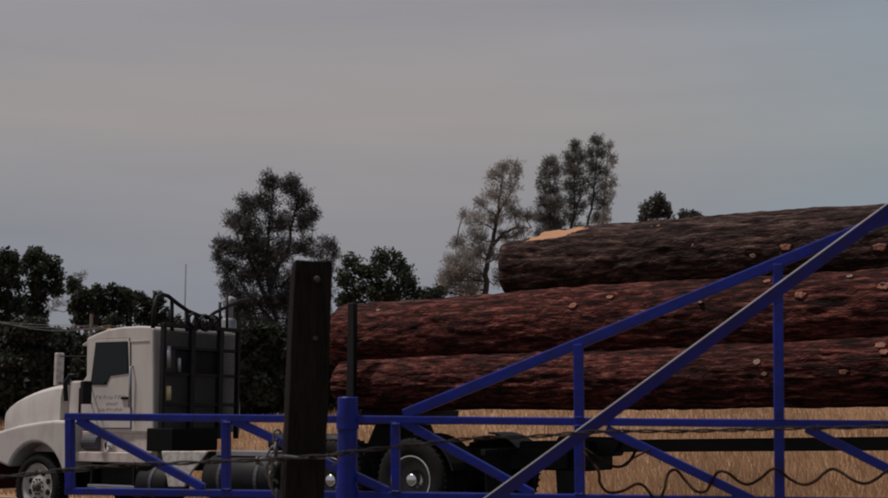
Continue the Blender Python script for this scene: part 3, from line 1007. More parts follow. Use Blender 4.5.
# mirrors
def mirror(px0, px1, py0, py1, yl, mat, arm_to):
    xa, zt_ = T(px0, py0, yl)
    xb, zb_ = T(px1, py1, yl)
    xm = (xa + xb) / 2
    o = part(MB().box(xm - 0.045, xm + 0.045, yl - 0.085, yl + 0.085, zb_, zt_), 'mirror', mat, bevel=0.02)
    ya = cy0 if yl < 1 else cy1
    for z in (zt_ - 0.06, zb_ + 0.06):
        part(MB().tube([(xm, yl, z), (arm_to, ya, z - 0.05)], 0.013, 6), 'mirror_arm', 'black', o)
mirror(56.2, 61.8, 353, 386, W + 0.12, 'rim', T(88, 380, cy1)[0])
mirror(84.5, 87.5, 381, 404, cy0 - 0.26, 'black', T(92, 390, cy0)[0])
# air intake snorkel at the cowl
x0, z0 = T(74, 377, 0.5)
part(MB().tube([(x0 + 0.02, 0.34, z0 - 0.38), (x0 + 0.03, 0.30, z0 - 0.1), (x0 + 0.10, 0.33, z0 + 0.02), (x0 + 0.2, 0.4, z0 + 0.02)], 0.035, 8), 'intake_hose', 'black', smooth=True)
# dark filler between bonnet and door: cowl side
x0, z0 = T(70, 380, 0.35)
x1, z1 = T(84, 428, 0.35)
part(MB().box(x0 + 0.02, x1 + 0.05, 0.325, W - 0.325, z1, z0 - 0.015), 'cowl', 'white', bevel=0.03)
x0, z0 = T(79, 388, 0.30)
x1, z1 = T(80.6, 420, 0.30)
part(MB().box(x0, x0 + 0.02, 0.30, 0.33, z1, z0), 'cowl_seal', 'rubber')

# side steps under the cab
x0, zt_ = T(73, 433, 0.16)
x1, _ = T(146, 433, 0.16)
_, z2 = T(100, 452, 0.16)
_, z3 = T(100, 462, 0.16)
st = part(MB().box(x0, x1, 0.16, 0.30, z3, z2), 'step_sill', 'white_low', bevel=0.012)
part(MB().box(x0 + 0.02, x1 + 0.1, 0.30, 0.52, z3 + 0.01, zt_ + 0.03), 'skirt', 'white_low', st, bevel=0.012)
x0b, _ = T(79, 440, 0.16)
x1b, _ = T(94, 440, 0.16)
part(MB().lathe_x([(0.0, x0b), (0.12, x0b), (0.12, x1b), (0.0, x1b)], 0.30, (z2 + zt_) / 2, 18), 'air_canister', 'panel', smooth=False, bevel=0.01)
xl, zl = T(101, 445.5, 0.14)
part(MB().lathe_y([(0.0, 0.26), (0.07, 0.27), (0.078, 0.30)], xl, zl, 16), 'step_lamp', 'chrome', smooth=True)
# hanging step ladder
x0c, z0c = T(88, 464, 0.14)
x1c, z1c = T(134, 487, 0.14)
stp = part(MB().box(x0c, x1c, 0.14, 0.36, z1c - 0.03, z1c + 0.015), 'step', 'alu', bevel=0.006)
for xx in (x0c + 0.05, x1c - 0.05):
    part(MB().box(xx, xx + 0.03, 0.15, 0.19, z1c + 0.015, z3), 'hanger', 'black', stp)
part(MB().box(x0c - 0.1, x1c + 0.05, 0.5, 0.70, z1c - 0.05, z3 - 0.005), 'battery_box', 'black', bevel=0.01)
# tanks
def tank(pxa, pxb, py0, py1, yl, mat, bands):
    xa, _ = T(pxa, 470, yl)
    xb, zt2 = T(pxb, py0, yl)
    _, zb2 = T(pxb, py1, yl)
    r = (zt2 - zb2) / 2
    zc = (zt2 + zb2) / 2
    yc = yl + r
    o = part(MB().lathe_x([(0, xa), (r * 0.8, xa), (r * 0.96, xa + 0.02), (r, xa + 0.05), (r, xb - 0.05), (r * 0.96, xb - 0.02), (r * 0.8, xb), (0, xb)], yc, zc, 32), 'fuel_tank', mat, smooth=True)
    for k in range(bands):
        xx = xa + (xb - xa) * (k + 0.5) / bands
        part(MB().lathe_x([(r + 0.001, xx - 0.03), (r + 0.010, xx - 0.03), (r + 0.010, xx + 0.03), (r + 0.001, xx + 0.03)], yc, zc, 32), 'strap', 'panel', o)
tank(134, 166, 466, 503, 0.12, 'black', 1)
tank(200, 274, 456, 506, 0.10, 'black', 2)
# polished quarter guard between the tanks
gp = TP([(161, 451), (208, 451), (200, 462), (192, 471), (188, 478), (184, 487), (168, 487), (164, 470)], 0.16)
part(MB().prism(gp, 0.16, 0.20), 'quarter_guard', 'rim', bevel=0.015)
part(MB().box(T(212, 455, 0.2)[0], T(268, 455, 0.2)[0], 0.28, 0.62, T(240, 455, .2)[1] - 0.02, T(240, 451, .2)[1]), 'tank_cover', 'alu', bevel=0.01)

# ----- guard rack behind the cab
RX = T(152.5, 380, cy0)[0] + 0.10
ry0, ry1 = cy0 - 0.03, cy0 + 1.66
def rz_(py):
    return T(153, py, ry0)[1]
zt_, zb_ = rz_(327), rz_(433)
scr = MB()
yy = ry0 + 0.03
while yy < ry1 - 0.03:
    scr.box(RX + 0.056, RX + 0.060, yy, yy + 0.0100, zb_, zt_ - 0.01)
    yy += 0.026
zz_ = zb_ + 0.02
while zz_ < zt_ - 0.02:
    scr.box(RX + 0.0605, RX + 0.0645, ry0 + 0.02, ry1 - 0.02, zz_, zz_ + 0.0100)
    zz_ += 0.026
tag(part(scr, 'mesh_screen', 'black'), kind='stuff')
for y, w_ in ((ry0, 0.055), (ry0 + 0.58, 0.09), (ry0 + 1.20, 0.09), (ry1 - 0.07, 0.055)):
    part(MB().box(RX + 0.069, RX + 0.15, y, y + w_, zb_ - 0.1, zt_), 'rack_post', 'black', bevel=0.008)
for py in (347, 374, 404):
    z = rz_(py)
    part(MB().box(RX + 0.069, RX + 0.125, ry0 + 0.071, ry1 - 0.071, z - 0.026, z + 0.026), 'rack_rail', 'black', bevel=0.006)
part(MB().box(RX + 0.066, RX + 0.153, ry0 - 0.003, ry1 + 0.003, zt_, zt_ + 0.06), 'rack_cap', 'black', bevel=0.008)
# hoops over the rack, for hoses and chains
def rk(px, py, x=None):
    """point in the rack's crosswise plane"""
    xx = RX + 0.11 if x is None else x
    p_ = on_plane(px, py, TW(xx, 0), BX) - P0
    return (xx, p_.dot(BN), p_.z)
part(MB().tube([rk(153, 328), rk(154, 308), rk(157, 297), rk(162, 294.5), rk(168, 296), rk(178, 304), rk(188, 311), rk(200, 316), rk(206, 316)], 0.032, 8), 'hoop', 'black', smooth=True)
part(MB().tube([rk(205, 317), rk(208, 318), rk(214, 313), rk(226, 307), rk(240, 301), rk(250, 299)], 0.028, 8), 'hoop', 'black', smooth=True)
for px, py in ((172, 300), (187, 311), (196, 314), (212, 314), (220, 302), (227, 297)):
    part(MB().tube([rk(px, 331), rk(px, py)], 0.03 if px < 200 else 0.024, 7), 'chain_hanger', 'black', smooth=True)
for px, py, r in ((191, 320, 0.10), (203, 323, 0.12), (212, 322, 0.09)):
    pts = []
    c_ = rk(px, py)
    for k in range(13):
        a = 2 * math.pi * k / 12
        pts.append((c_[0] + 0.05, c_[1] + r * math.cos(a), c_[2] + r * math.sin(a)))
    part(MB().tube(pts, 0.022, 6, cap=False), 'chain_coil', 'black', smooth=True)
# things hung on the rack: cab-side pale tube, cream can
a = rk(168.5, 346, RX + 0.16); b = rk(168.5, 368, RX + 0.16)
part(MB().tube([a, b], 0.035, 9), 'hose_end', 'alu', smooth=True)
a = rk(168.5, 386, RX + 0.16); b = rk(168.5, 400, RX + 0.16)
part(MB().tube([a, b], 0.04, 10), 'can', 'cream', smooth=True)
a = rk(179, 358, RX + 0.16); b = rk(179, 372, RX + 0.16)
part(MB().tube([a, b], 0.03, 9), 'hose_end', 'alu', smooth=True)
# tool box under the rack
x0, z0 = T(147, 433, 0.2)
part(MB().box(RX - 0.12, RX + 0.42, 0.2, 1.15, T(150, 451, 0.2)[1], T(150, 428, 0.2)[1]), 'tool_box', 'pitch', bevel=0.015)
# exhaust stack on the far side
ep = on_plane(229, 303, TW(0, cy1 - 0.05), BN) - P0
ex, ez = ep.dot(BX), ep.z
est = part(MB().lathe_y([(0, 0)], 0, 0, 3) if False else MB().tube([(ex, cy1 - .05, 1.2), (ex, cy1 - .05, ez - 0.3), (ex, cy1 - .05, ez - .05), (ex + .08, cy1 - .05, ez + .08)], 0.07, 14), 'exhaust_stack', 'dull', smooth=True)
part(MB().tube([(ex, cy1 - .05, ez - 1.7), (ex, cy1 - .05, ez - 1.65), (ex, cy1 - .05, ez - .3), (ex, cy1 - .05, ez - 0.25)], [0.1, 0.13, 0.13, 0.1], 16), 'muffler_guard', 'dull', est, smooth=True)

# ----- wheels
def wheel(x, y_out, side, r=0.52, wid=0.27, front=False, parent=None, z=None):
    """side -1: outer face towards the fence; +1: outer face on the far side"""
    z = r - 0.005 + 0.03 + float(grade(x)) if z is None else z
    s = side
    y0 = y_out                                   # outer face
    def Y_(d):                                   # d metres inward from the outer face
        return y0 - s * d
    ri = 0.355 if front else 0.295
    tyre_prof = [(ri, Y_(0.03)), (ri + 0.03, Y_(0.012)), (0.43, Y_(0.0)), (0.485, Y_(0.015)), (0.512, Y_(0.035)), (0.52, Y_(0.06)),
                 (0.52, Y_(wid - 0.06)), (0.512, Y_(wid - 0.035)), (0.42, Y_(wid)), (ri, Y_(wid - 0.03))]
    if front:
        disc = [(0.355, Y_(0.02)), (0.362, Y_(0.025)), (0.355, Y_(0.035)), (0.32, Y_(0.045)), (0.285, Y_(0.09)), (0.235, Y_(0.085)), (0.15, Y_(0.055)), (0.10, Y_(0.05)), (0.0, Y_(0.05))]
        rm = part(MB().lathe_y(disc, x, z, 40), 'wheel', 'rim', parent, smooth=True)
    else:
        disc = [(0.295, Y_(0.02)), (0.300, Y_(0.025)), (0.285, Y_(0.04)), (0.265, Y_(0.06)), (0.255, Y_(0.15)), (0.22, Y_(0.175)), (0.14, Y_(0.17)), (0.0, Y_(0.17))]
        rm = part(MB().lathe_y(disc, x, z, 40), 'wheel', 'rim_dark', parent, smooth=True)
        part(MB().lathe_y([(0.303, Y_(0.026)), (0.303, Y_(0.012)), (0.288, Y_(0.012)), (0.288, Y_(0.03))], x, z, 40), 'rim_flange', 'rim', rm, smooth=False)
    part(MB().lathe_y(tyre_prof, x, z, 48), 'tyre', 'rubber', rm, smooth=True)
    tm = MB()
    for k in range(40):                           # tread lugs
        a = 2 * math.pi * k / 40
        c, sn = math.cos(a), math.sin(a)
        for d0, d1 in ((0.03, 0.115), (wid - 0.115, wid - 0.03)):
            vs = []
            for rr in (0.5, 0.532):
                for aa in (-0.022, 0.022):
                    for d in (d0, d1):
                        ca, sa = math.cos(a + aa), math.sin(a + aa)
                        vs.append((x + rr * ca, Y_(d), z + rr * sa))
            tm.add(vs, [(0, 1, 3, 2), (4, 6, 7, 5), (0, 4, 5, 1), (2, 3, 7, 6), (0, 2, 6, 4), (1, 5, 7, 3)])
    tag(part(tm, 'tread', 'rubber', rm), kind='stuff')
    if front:
        for k in range(8):
            a = 2 * math.pi * (k + 0.5) / 8
            part(MB().lathe_y([(0.0, Y_(0.066)), (0.044, Y_(0.066)), (0.044, Y_(0.088))], x + 0.215 * math.cos(a), z + 0.215 * math.sin(a), 12), 'hand_hole', 'black', rm)
        part(MB().lathe_y([(0.0, Y_(-0.035)), (0.045, Y_(-0.035)), (0.06, Y_(-0.02)), (0.07, Y_(0.0)), (0.072, Y_(0.052))], x, z, 24), 'hub_cap', 'rim_dark', rm, smooth=True)
        for k in range(10):
            a = 2 * math.pi * k / 10
            part(MB().lathe_y([(0.0, Y_(0.03)), (0.016, Y_(0.032)), (0.016, Y_(0.06))], x + 0.115 * math.cos(a), z + 0.115 * math.sin(a), 7), 'lug_nut', 'bolt', rm)
    else:
        part(MB().lathe_y([(0.0, Y_(-0.005)), (0.05, Y_(0.0)), (0.078, Y_(0.02)), (0.088, Y_(0.06)), (0.09, Y_(0.12)), (0.115, Y_(0.125)), (0.12, Y_(0.172))], x, z, 24), 'hub_cap', 'chrome', rm, smooth=True)
    return rm
wheel(0, 0.09, -1, front=True, parent=truck)
wheel(0, W - 0.09, 1, front=True, parent=truck)
part(MB().tube([(0, 0.3, 0.48), (0, W - 0.3, 0.48)], 0.06, 10), 'front_axle', 'frame')
AX = [T(331, 478, 0.05)[0], T(412, 477, 0.05)[0]]
for ax in AX:
    wheel(ax, 0.0, -1, parent=truck)
    wheel(ax, 0.31, -1, parent=truck)
    wheel(ax, W, 1, parent=truck)
    wheel(ax, W - 0.31, 1, parent=truck)
    part(MB().tube([(ax, 0.2, 0.76), (ax, YC - 0.2, 0.76), (ax, YC - .12, 0.76), (ax, YC + .12, .76), (ax, YC + 0.2, 0.76), (ax, W - 0.2, 0.76)], [0.09, 0.09, 0.2, 0.2, 0.09, 0.09], 12), 'drive_axle', 'frame')
# mud flaps and their bar
FX = T(497, 470, 0.3)[0]
part(MB().box(FX - 0.05, FX + 0.02, 0.0, W, 1.10, 1.17), 'flap_bar', 'frame', bevel=0.006)
for y0 in (0.02, W - 0.64):
    part(MB().prism([(FX - 0.012, 1.099), (FX - 0.002, 1.099), (FX + 0.03, 0.46), (FX + 0.02, 0.46)], y0, y0 + 0.62), 'mud_flap', 'rubber')
# quarter fenders over the tandem, suspension, hitch block
part(MB().box(AX[0] - 0.25, AX[1] + 0.3, 0.72, W - 0.72, 0.72, 0.88), 'suspension', 'frame', bevel=0.02)
for y0 in (0.02, W - 0.62):
    pr = []
    cx_ = AX[1]
    for k in range(9):
        a = R_(86) - R_(72) * k / 8
        pr.append((cx_ + 0.66 * math.cos(a), 0.76 + 0.60 * math.sin(a)))
    pr2 = [(cx_ + (a - cx_) * 0.965, 0.76 + (b - 0.76) * 0.965) for a, b in reversed(pr)]
    part(MB().prism(pr + pr2, y0, y0 + 0.6), 'quarter_fender', 'black')
part(MB().box(8.3, 9.3, YC - 0.34, YC + 0.34, 0.90, 1.26), 'hitch_block', 'frame', bevel=0.03)
for k, xx in enumerate((3.9, 4.7)):
    part(MB().lathe_x([(0, xx), (0.12, xx), (0.15, xx + .03), (0.15, xx + 0.6), (0.12, xx + .63), (0, xx + .63)], YC, 1.18, 18), 'air_tank', 'black', smooth=True)

# ----- bunk with stakes
def bunk(x, parent, zlo=1.30, ztop=1.66, stake_top=3.08):
    b = part(MB().prism([(x - 0.16, ztop), (x + 0.16, ztop), (x + 0.13, ztop - 0.2), (x - 0.13, ztop - 0.2)], 0.05, W - 0.05), 'bunk', 'black', parent, bevel=0.01)
    part(MB().prism([(x - 0.35, 1.12), (x + 0.35, 1.12), (x + 0.18, ztop - 0.201), (x - 0.18, ztop - 0.201)], YC - 0.42, YC + 0.42), 'bunk_saddle', 'frame', b, bevel=0.01)
    for y in (0.0, W - 0.09):
        part(MB().prism([(x - 0.065, ztop - 0.2), (x + 0.065, ztop - 0.2), (x + 0.05, stake_top), (x - 0.05, stake_top)], y, y + 0.09), 'stake', 'black', b, bevel=0.012)
    return b
SXc = T(352, 400, 0.05)[0]
bunk(SXc, truck, stake_top=T(352, 303, 0.05)[1])

# ================================================================== the trailer
trailer = empty('log_trailer', TW(12.0, YC, 0), -TH)
tag(trailer, 'black pole trailer with long steel reach under the logs', 'trailer')
TI = Matrix.Translation((-12.0, -YC, 0))
def tpart(o):
    o.parent = trailer
    o.matrix_parent_inverse = TI
    return o
xa, za = T(592, 446, YC)
xb, zb = T(888, 443.5, YC)
sl = (zb - za) / (xb - xa)
xe = 19.5
mbp = MB()
pr = [(xa, za - 0.075), (xe, za + sl * (xe - xa) - 0.075), (xe, za + sl * (xe - xa) + 0.075), (xa, za + 0.075)]
tpart(mbp.prism(pr, YC - 0.09, YC + 0.09).build('reach', 'black', bevel=0.01))
tpart(MB().prism([(xa - 0.55, za - 0.1), (xa + 0.35, za - 0.12), (xa + 0.5, za + 0.11), (xa - 0.4, za + 0.12)], YC - 0.15, YC + 0.15).build('coupling', 'black', bevel=0.02))
hp = [T(px_, py_, YC - 0.24) for px_, py_ in ((600, 447), (605, 460), (612, 466), (622, 466), (631, 459), (637, 447))]
tpart(MB().tube(catmull([Vector((q[0], YC - 0.24, q[1])) for q in hp], 5), 0.018, 6).build('air_hose', 'rubber', smooth=True))
for ax in (17.0, 18.3):
    for yo, sd_ in ((0.0, -1), (0.31, -1), (W, 1), (W - 0.31, 1)):
        tpart(wheel(ax, yo, sd_))
    tpart(MB().tube([(ax, 0.2, 0.79), (ax, W - 0.2, 0.79)], 0.09, 10).build('axle', 'frame'))
tpart(MB().box(16.3, 19.0, 0.75, W - 0.75, 0.9, 1.2).build('bogie_frame', 'frame', bevel=0.02))
tb = bunk(17.6, None, stake_top=3.08)
tpart(tb)

# ================================================================== logs
def vnoise(nx, ny, fx, fy, seed):
    """smooth value noise on an nx x ny grid; wraps in y"""
    r = np.random.default_rng(seed)
    gx, gy = int(fx) + 2, max(2, int(fy))
    g = r.random((gx, gy))
    X = np.linspace(0, fx, nx)
    Yv = np.linspace(0, gy, ny, endpoint=False)
    xi = np.minimum(X.astype(int), gx - 2)
    yi = Yv.astype(int)
    tx = X - xi
    ty = Yv - yi
    tx = (tx * tx * (3 - 2 * tx))[:, None]
    ty = (ty * ty * (3 - 2 * ty))[None, :]
    a = g[np.ix_(xi, yi % gy)]
    b = g[np.ix_(xi + 1, yi % gy)]
    c = g[np.ix_(xi, (yi + 1) % gy)]
    d = g[np.ix_(xi + 1, (yi + 1) % gy)]
    return (a * (1 - tx) + b * tx) * (1 - ty) + (c * (1 - tx) + d * tx) * ty
def make_log(label, x0, x1, yc, za_, ra, xb_, zb__, rb, mat, seed, hi=True, slab=False, group='logs loaded on the truck', stubs=(), warp=0.02):
    """axis runs from x0 to x1 at y = yc; (za_, ra) hold at x0 and (zb__, rb) at xb_"""
    Ln = x1 - x0
    dx, na = (0.024, 168) if hi else (0.09, 56)
    nx = int(Ln / dx)
    xs = np.linspace(0, Ln, nx)
    t = xs / (xb_ - x0)
    zc = za_ + (zb__ - za_) * t
    Rr = ra + (rb - ra) * t
    rs = np.random.default_rng(seed)
    ph = rs.random(4) * 6
    zc = zc + warp * np.sin(xs * 0.9 + ph[0]) * (xs * (Ln - xs) / Ln ** 2 * 4)
    yw = warp * 1.2 * np.sin(xs * 0.7 + ph[1])
    # bark: long plates split by furrows, smaller flakes, slow swellings
    pl = vnoise(nx, na, Ln / 0.50, 32, seed + 1)
    pl2 = vnoise(nx, na, Ln / 0.26, 52, seed + 2)
    fl = vnoise(nx, na, Ln / 0.10, 66, seed + 3)
    sw = vnoise(nx, na, Ln / 1.3, 5, seed + 4)
    ridge = 1 - np.abs(2 * pl - 1) ** 0.8
    h = 0.018 * (0.5 - ridge) + 0.021 * (pl2 - 0.5) + 0.018 * (fl - 0.5) + 0.034 * (sw - 0.5)
    rad = Rr[:, None] + h * (1 if hi else 0.8)
    ed = np.minimum(xs, Ln - xs)
    rad *= (1 - 0.10 * np.exp(-ed / 0.05))[:, None]
    A = np.linspace(0, 2 * math.pi, na, endpoint=False)
    ca, sa = np.cos(A)[None, :], np.sin(A)[None, :]
    fresh = np.zeros((nx, na), bool)
    Yl = rad * ca
    Zl = rad * sa
    Xl = np.repeat(xs[:, None], na, 1)
    if slab:
        n_y, n_z = -0.36, 0.933
        lim = Rr * (0.80 + 0.24 * np.clip((xs - 0.40) / 1.0, 0, 1) ** 1.3)
        brk = 0.38
        dist = Yl * n_y + Zl * n_z
        jag = 0.022 * (vnoise(nx, na, Ln / 0.35, 40, seed + 9) - 0.5) + 0.03 * (vnoise(nx, na, Ln / 0.6, 60, seed + 10) - 0.5)
        over = dist - (lim[:, None] + jag)
        k = (over > 0) & (xs[:, None] < 1.7)
        ok = np.where(k, over, 0)
        Yl -= ok * n_y
        Zl -= ok * n_z
        fresh = (ok > 0.010) & (xs[:, None] > brk - 0.02)
        zlim = (Rr * (0.50 + 0.25 * np.clip(xs / brk, 0, 1)))[:, None] + jag * 2.5      # the stepped, broken end
        Zl = np.where((xs[:, None] < brk) & (Zl > zlim), zlim, Zl)
    end = 0.03 * (vnoise(nx, na, Ln / 2, 12, seed + 6) - 0.5)
    Xl = Xl + end * (np.exp(-xs / 0.1) + np.exp(-(Ln - xs) / 0.1))[:, None]
    v = np.stack([Xl, Yl + yw[:, None], Zl + (zc - za_)[:, None]], 2).reshape(-1, 3)
    i = np.arange(nx - 1)[:, None] * na
    k = np.arange(na)[None, :]
    k2 = (k + 1) % na
    f = np.stack([i + k, i + k2, i + na + k2, i + na + k], 2).reshape(-1, 4)
    me = bpy.data.meshes.new('log')
    faces = f.tolist()
    faces.append(list(range(na)))
    faces.append([(nx - 1) * na + q for q in range(na - 1, -1, -1)])
    me.from_pydata(v.tolist(), [], faces)
    me.materials.append(M[mat])
    me.materials.append(M['cutend'])
    me.materials.append(M['freshwood'])
    mi = np.zeros(len(faces), np.int32)
    if slab:
        fr = fresh[:-1] & fresh[1:]
        mi[:-2] = np.where(fr, 2, 0).reshape(-1)
    mi[-2:] = 1
    me.polygons.foreach_set('material_index', mi)
    me.polygons.foreach_set('use_smooth', [True] * len(faces))
    bm = bmesh.new(); bm.from_mesh(me)
    bmesh.ops.recalc_face_normals(bm, faces=bm.faces)
    bm.to_mesh(me); bm.free()
    o = bpy.data.objects.new('log', me)
    C.objects.link(o)
    o.location = TW(x0, yc, za_)
    o.rotation_euler = (0, 0, -TH)
    tag(o, label, 'log', group)
    for (px, py, sz, mt) in stubs:               # cut branch stubs and torn chips on the bark
        # hit the near surface of the log
        yl = yc - rb
        for it in range(6):
            xx, zz = T(px, py, yl)
            tt = (xx - x0) / (xb_ - x0)
            R1 = ra + (rb - ra) * tt
            zc1 = za_ + (zb__ - za_) * tt
            s_ = max(-0.97, min(0.97, (zz - zc1) / R1))
            yl = yc - R1 * math.sqrt(1 - s_ * s_)
        zz = zc1 + R1 * s_
        rs2 = random.Random(int(px * 7 + py))
        phi0 = math.atan2(zz - zc1, yl - yc)
        el = rs2.uniform(0.9, 1.7)
        nn = 14
        irr = [rs2.uniform(0.72, 1.12) for q in range(nn)]
        irr2 = [rs2.uniform(0.75, 1.05) for q in range(nn)]
        rise = 0.016 if mt == 'knot' else 0.011
        sz = sz * 0.85
        vs_, fa, fb = [], [], []
        for fr_, ho in ((0.35, rise * 0.8), (0.72, rise), (1.0, rise * 0.9), (1.45, -0.03)):
            for q in range(nn):
                a = 2 * math.pi * q / nn
                rr = sz * fr_ * (irr[q] if fr_ > 0.5 else irr2[q])
                rad_ = R1 + ho - 0.008
                ph_ = phi0 + rr * math.sin(a) * 0.9 / R1
                vs_.append((xx - x0 + rr * math.cos(a) * el, rad_ * math.cos(ph_), rad_ * math.sin(ph_) + zc1 - za_))
        for lv in range(3):
            for q in range(nn):
                q2 = (q + 1) % nn
                (fa if lv == 2 else fb).append((lv * nn + q, lv * nn + q2, lv * nn + nn + q2, lv * nn + nn + q))
        fb.append(tuple(range(nn)))
        mb_ = MB()
        mb_.add(vs_, fa, 0)
        o0 = len(mb_.f)
        mb_.f.extend(fb)
        mb_.mi.extend([1] * len(fb))
        mb_.build('branch_stub' if mt == 'knot' else 'bark_scar', [mat, mt], o, smooth=True)
    return o
def log_fit(pxa, ta, ba, pxb, tb_, bb, yc):
    """axis heights and radii from silhouette edges at two photo columns"""
    xa_, z1 = T(pxa, ta, yc); _, z2 = T(pxa, ba, yc)
    xb_, z3 = T(pxb, tb_, yc); _, z4 = T(pxb, bb, yc)
    return xa_, (z1 + z2) / 2, (z1 - z2) / 2, xb_, (z3 + z4) / 2, (z3 - z4) / 2
XEND = 19.0
xa_, z1, r1_, xb_, z2, r2_ = log_fit(344, 361, 410, 888, 337, 405, 0.46)
make_log('lowest dark reddish log on the near side, resting on the bunk between the stakes', xa_, XEND, 0.46, z1, r1_, xb_, z2, r2_, 'bark_red', 11,
         stubs=[(523, 358, 0.03, 'pale_chip'), (757, 362, 0.05, 'pale_chip'), (764, 374, 0.03, 'pale_chip'), (843, 372, 0.035, 'knot'), (881, 345, 0.06, 'knot'), (884, 352, 0.05, 'knot'), (380, 378, 0.025, 'pale_chip'), (622, 379, 0.02, 'pale_chip')])
xa_, z1, r1_, xb_, z2, r2_ = log_fit(346, 304, 375, 888, 267, 356, 0.82)
make_log('thick reddish log in the middle of the near stack, with knots along its upper side', xa_, XEND - 0.4, 0.82, z1, r1_, xb_, z2, r2_, 'bark_red', 23,
         stubs=[(573, 305.5, 0.055, 'knot'), (610, 297, 0.04, 'knot'), (767, 281, 0.05, 'knot'), (800, 295, 0.055, 'knot'), (884, 286, 0.07, 'knot'),
                (378, 310, 0.03, 'pale_chip'), (408, 311, 0.025, 'pale_chip'), (850, 276, 0.035, 'pale_chip'), (500, 318, 0.03, 'pale_chip'), (700, 302, 0.02, 'pale_chip')])
xa_, z1, r1_, xb_, z2, r2_ = log_fit(516, 230, 305, 888, 207, 292, 1.2)
make_log('grey-brown top log with a split end showing fresh orange wood', xa_, XEND - 1.2, 1.2, z1, r1_, xb_, z2, r2_, 'bark_grey', 37, slab=True, warp=0.035,
         stubs=[(655, 226, 0.07, 'knot'), (690, 245, 0.045, 'knot'), (786, 247, 0.055, 'knot'), (803, 213, 0.06, 'pale_chip'), (753, 256, 0.035, 'pale_chip'),
                (880, 247, 0.06, 'knot'), (570, 270, 0.03, 'pale_chip'), (573, 248, 0.06, 'freshwood'), (598, 273, 0.02, 'pale_chip'), (640, 252, 0.03, 'pale_chip')])
# the logs behind them, mostly hidden
for yy, zz, rr, x0_, xe_, lab, sd_ in (
        (1.20, 2.0, 0.335, 5.95, XEND - 0.2, 'hidden log in the middle of the bottom row, behind the lowest near log', 51),
        (1.95, 2.0, 0.335, 6.1, XEND - 0.5, 'hidden log on the far side of the bottom row beside the far stake', 52),
        (1.66, 2.66, 0.38, 6.05, XEND, 'hidden log on the far side of the second row, behind the thick reddish log', 54)):
    make_log(lab, x0_, xe_, yy, zz, rr, 13.0, zz + 0.02, rr * 0.98, 'bark_brown', sd_, hi=False)

# ================================================================== fence in front: gate, post, wires
gb = G(348, HOR)
gate = empty('pipe_gate', (gb.x, gb.y, 0))
tag(gate, 'blue steel truss gate on a round pivot post, with slanting top bar', 'gate')
GI = Matrix.Translation((-gb.x, -gb.y, 0))
def gpart(mb_, name, mat, parent=None, **k):
    o = mb_.build(name, mat, **k)
    if parent is None:
        o.parent = gate
        o.matrix_parent_inverse = GI
    else:
        o.parent = parent
    return o
def gbar(name, a, b, wid, dep, off=0.0, mat='blue', bev=0.005):
    return gpart(MB().bar(G(a[0], a[1], off), G(b[0], b[1], off), wid, dep, GN), name, mat, bevel=bev)
gbar('top_rail', (66, 416.5), (962, 425.2), 0.036, 0.040)
gbar('bottom_rail', (66, 491), (962, 503), 0.034, 0.038)
for (px, y0, y1) in ((70, 418.5, 489), (226, 419.5, 491), (395.5, 421.5, 494), (578.3, 344, 496), (777.8, 264, 500)):
    gbar('upright', (px, y0), (px + (1.8 if px > 500 else 0.3), y1), 0.043 if px > 500 else 0.038, 0.044)
for a, b in (((78, 420), (204, 488)), ((233, 420), (388, 491)), ((402, 421), (533, 494)), ((606, 429), (757, 502)), ((806, 428), (955, 502))):
    gbar('diagonal', a, b, 0.040, 0.034)
def weld(px, py):
    p_ = G(px, py, 0.023)
    pts_ = [p_ + GX * (0.021 * (q - 4) / 4) + Vector((0, 0, random.uniform(-.0015, .0015))) for q in range(9)]
    gpart(MB().tube(pts_, [0.0035 + random.uniform(-.0008, .0012) for q in range(9)], 6), 'weld_bead', 'blue', smooth=True)
for px_ in (226.5, 395.8, 579.2, 779.6):
    yt = 416.5 + (px_ - 66) * 8.7 / 896
    weld(px_, yt + 4.2)
    weld(px_, 491 + (px_ - 66) * 12 / 896 - 4.0)
for px_ in (579.2, 779.6):
    weld(px_, 416.5 + (px_ - 66) * 8.7 / 896 - 4.2)
gbar('top_chord', (404, 414.5), (962, 188), 0.048, 0.036)
pb, pt_ = G(348, 900, 0.0), G(348, 397, 0.0)
post_x, post_y = pt_.x, pt_.y
gpart(MB().tube([(post_x, post_y - 0.01, -0.4), (post_x, post_y - 0.01, pt_.z - 0.004), (post_x, post_y - 0.01, pt_.z)], [0.047, 0.047, 0.043], 28), 'pivot_post', 'blue', smooth=False, bevel=0.0)
for zz in (1.535, 1.20):
    gpart(MB().tube([(post_x, post_y - 0.01, zz - 0.035), (post_x, post_y - 0.01, zz + 0.035)], 0.053, 24), 'hinge_collar', 'blue', smooth=False)
ep_ = G(962, HOR)
gpart(MB().tube([(ep_.x, ep_.y, -0.4), (ep_.x, ep_.y, 2.95)], 0.055, 24), 'end_post', 'blue')
# the wide brace crossing in front, a pale strip on its upper edge painted as the sky's reflection
A_, B_ = G(352, 602, 0.075), G(962, 157, 0.075)
dvec = (B_ - A_).normalized()
BNR = (Matrix.Rotation(R_(40), 3, dvec) @ GN).normalized()      # the leaf's face looks somewhat down
if BNR.z < 0: BNR = (Matrix.Rotation(R_(-40), 3, dvec) @ GN).normalized()
br = gpart(MB().bar(A_, B_, 0.058, 0.010, BNR), 'brace', 'blue', bevel=0.002)
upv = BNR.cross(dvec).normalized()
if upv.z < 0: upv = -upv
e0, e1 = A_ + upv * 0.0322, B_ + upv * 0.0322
wk = MB().bar(e0, e1, 0.0045, 0.008, BNR).build('edge_glint', 'bare', bevel=0.0015)
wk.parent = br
# bolts tying the brace to the posts
gpart(MB().bar(Vector((post_x, post_y - 0.05, 0.66)), Vector((post_x, post_y - 0.05, 0.79)), 0.1, 0.02, GN), 'brace_plate', 'blue')

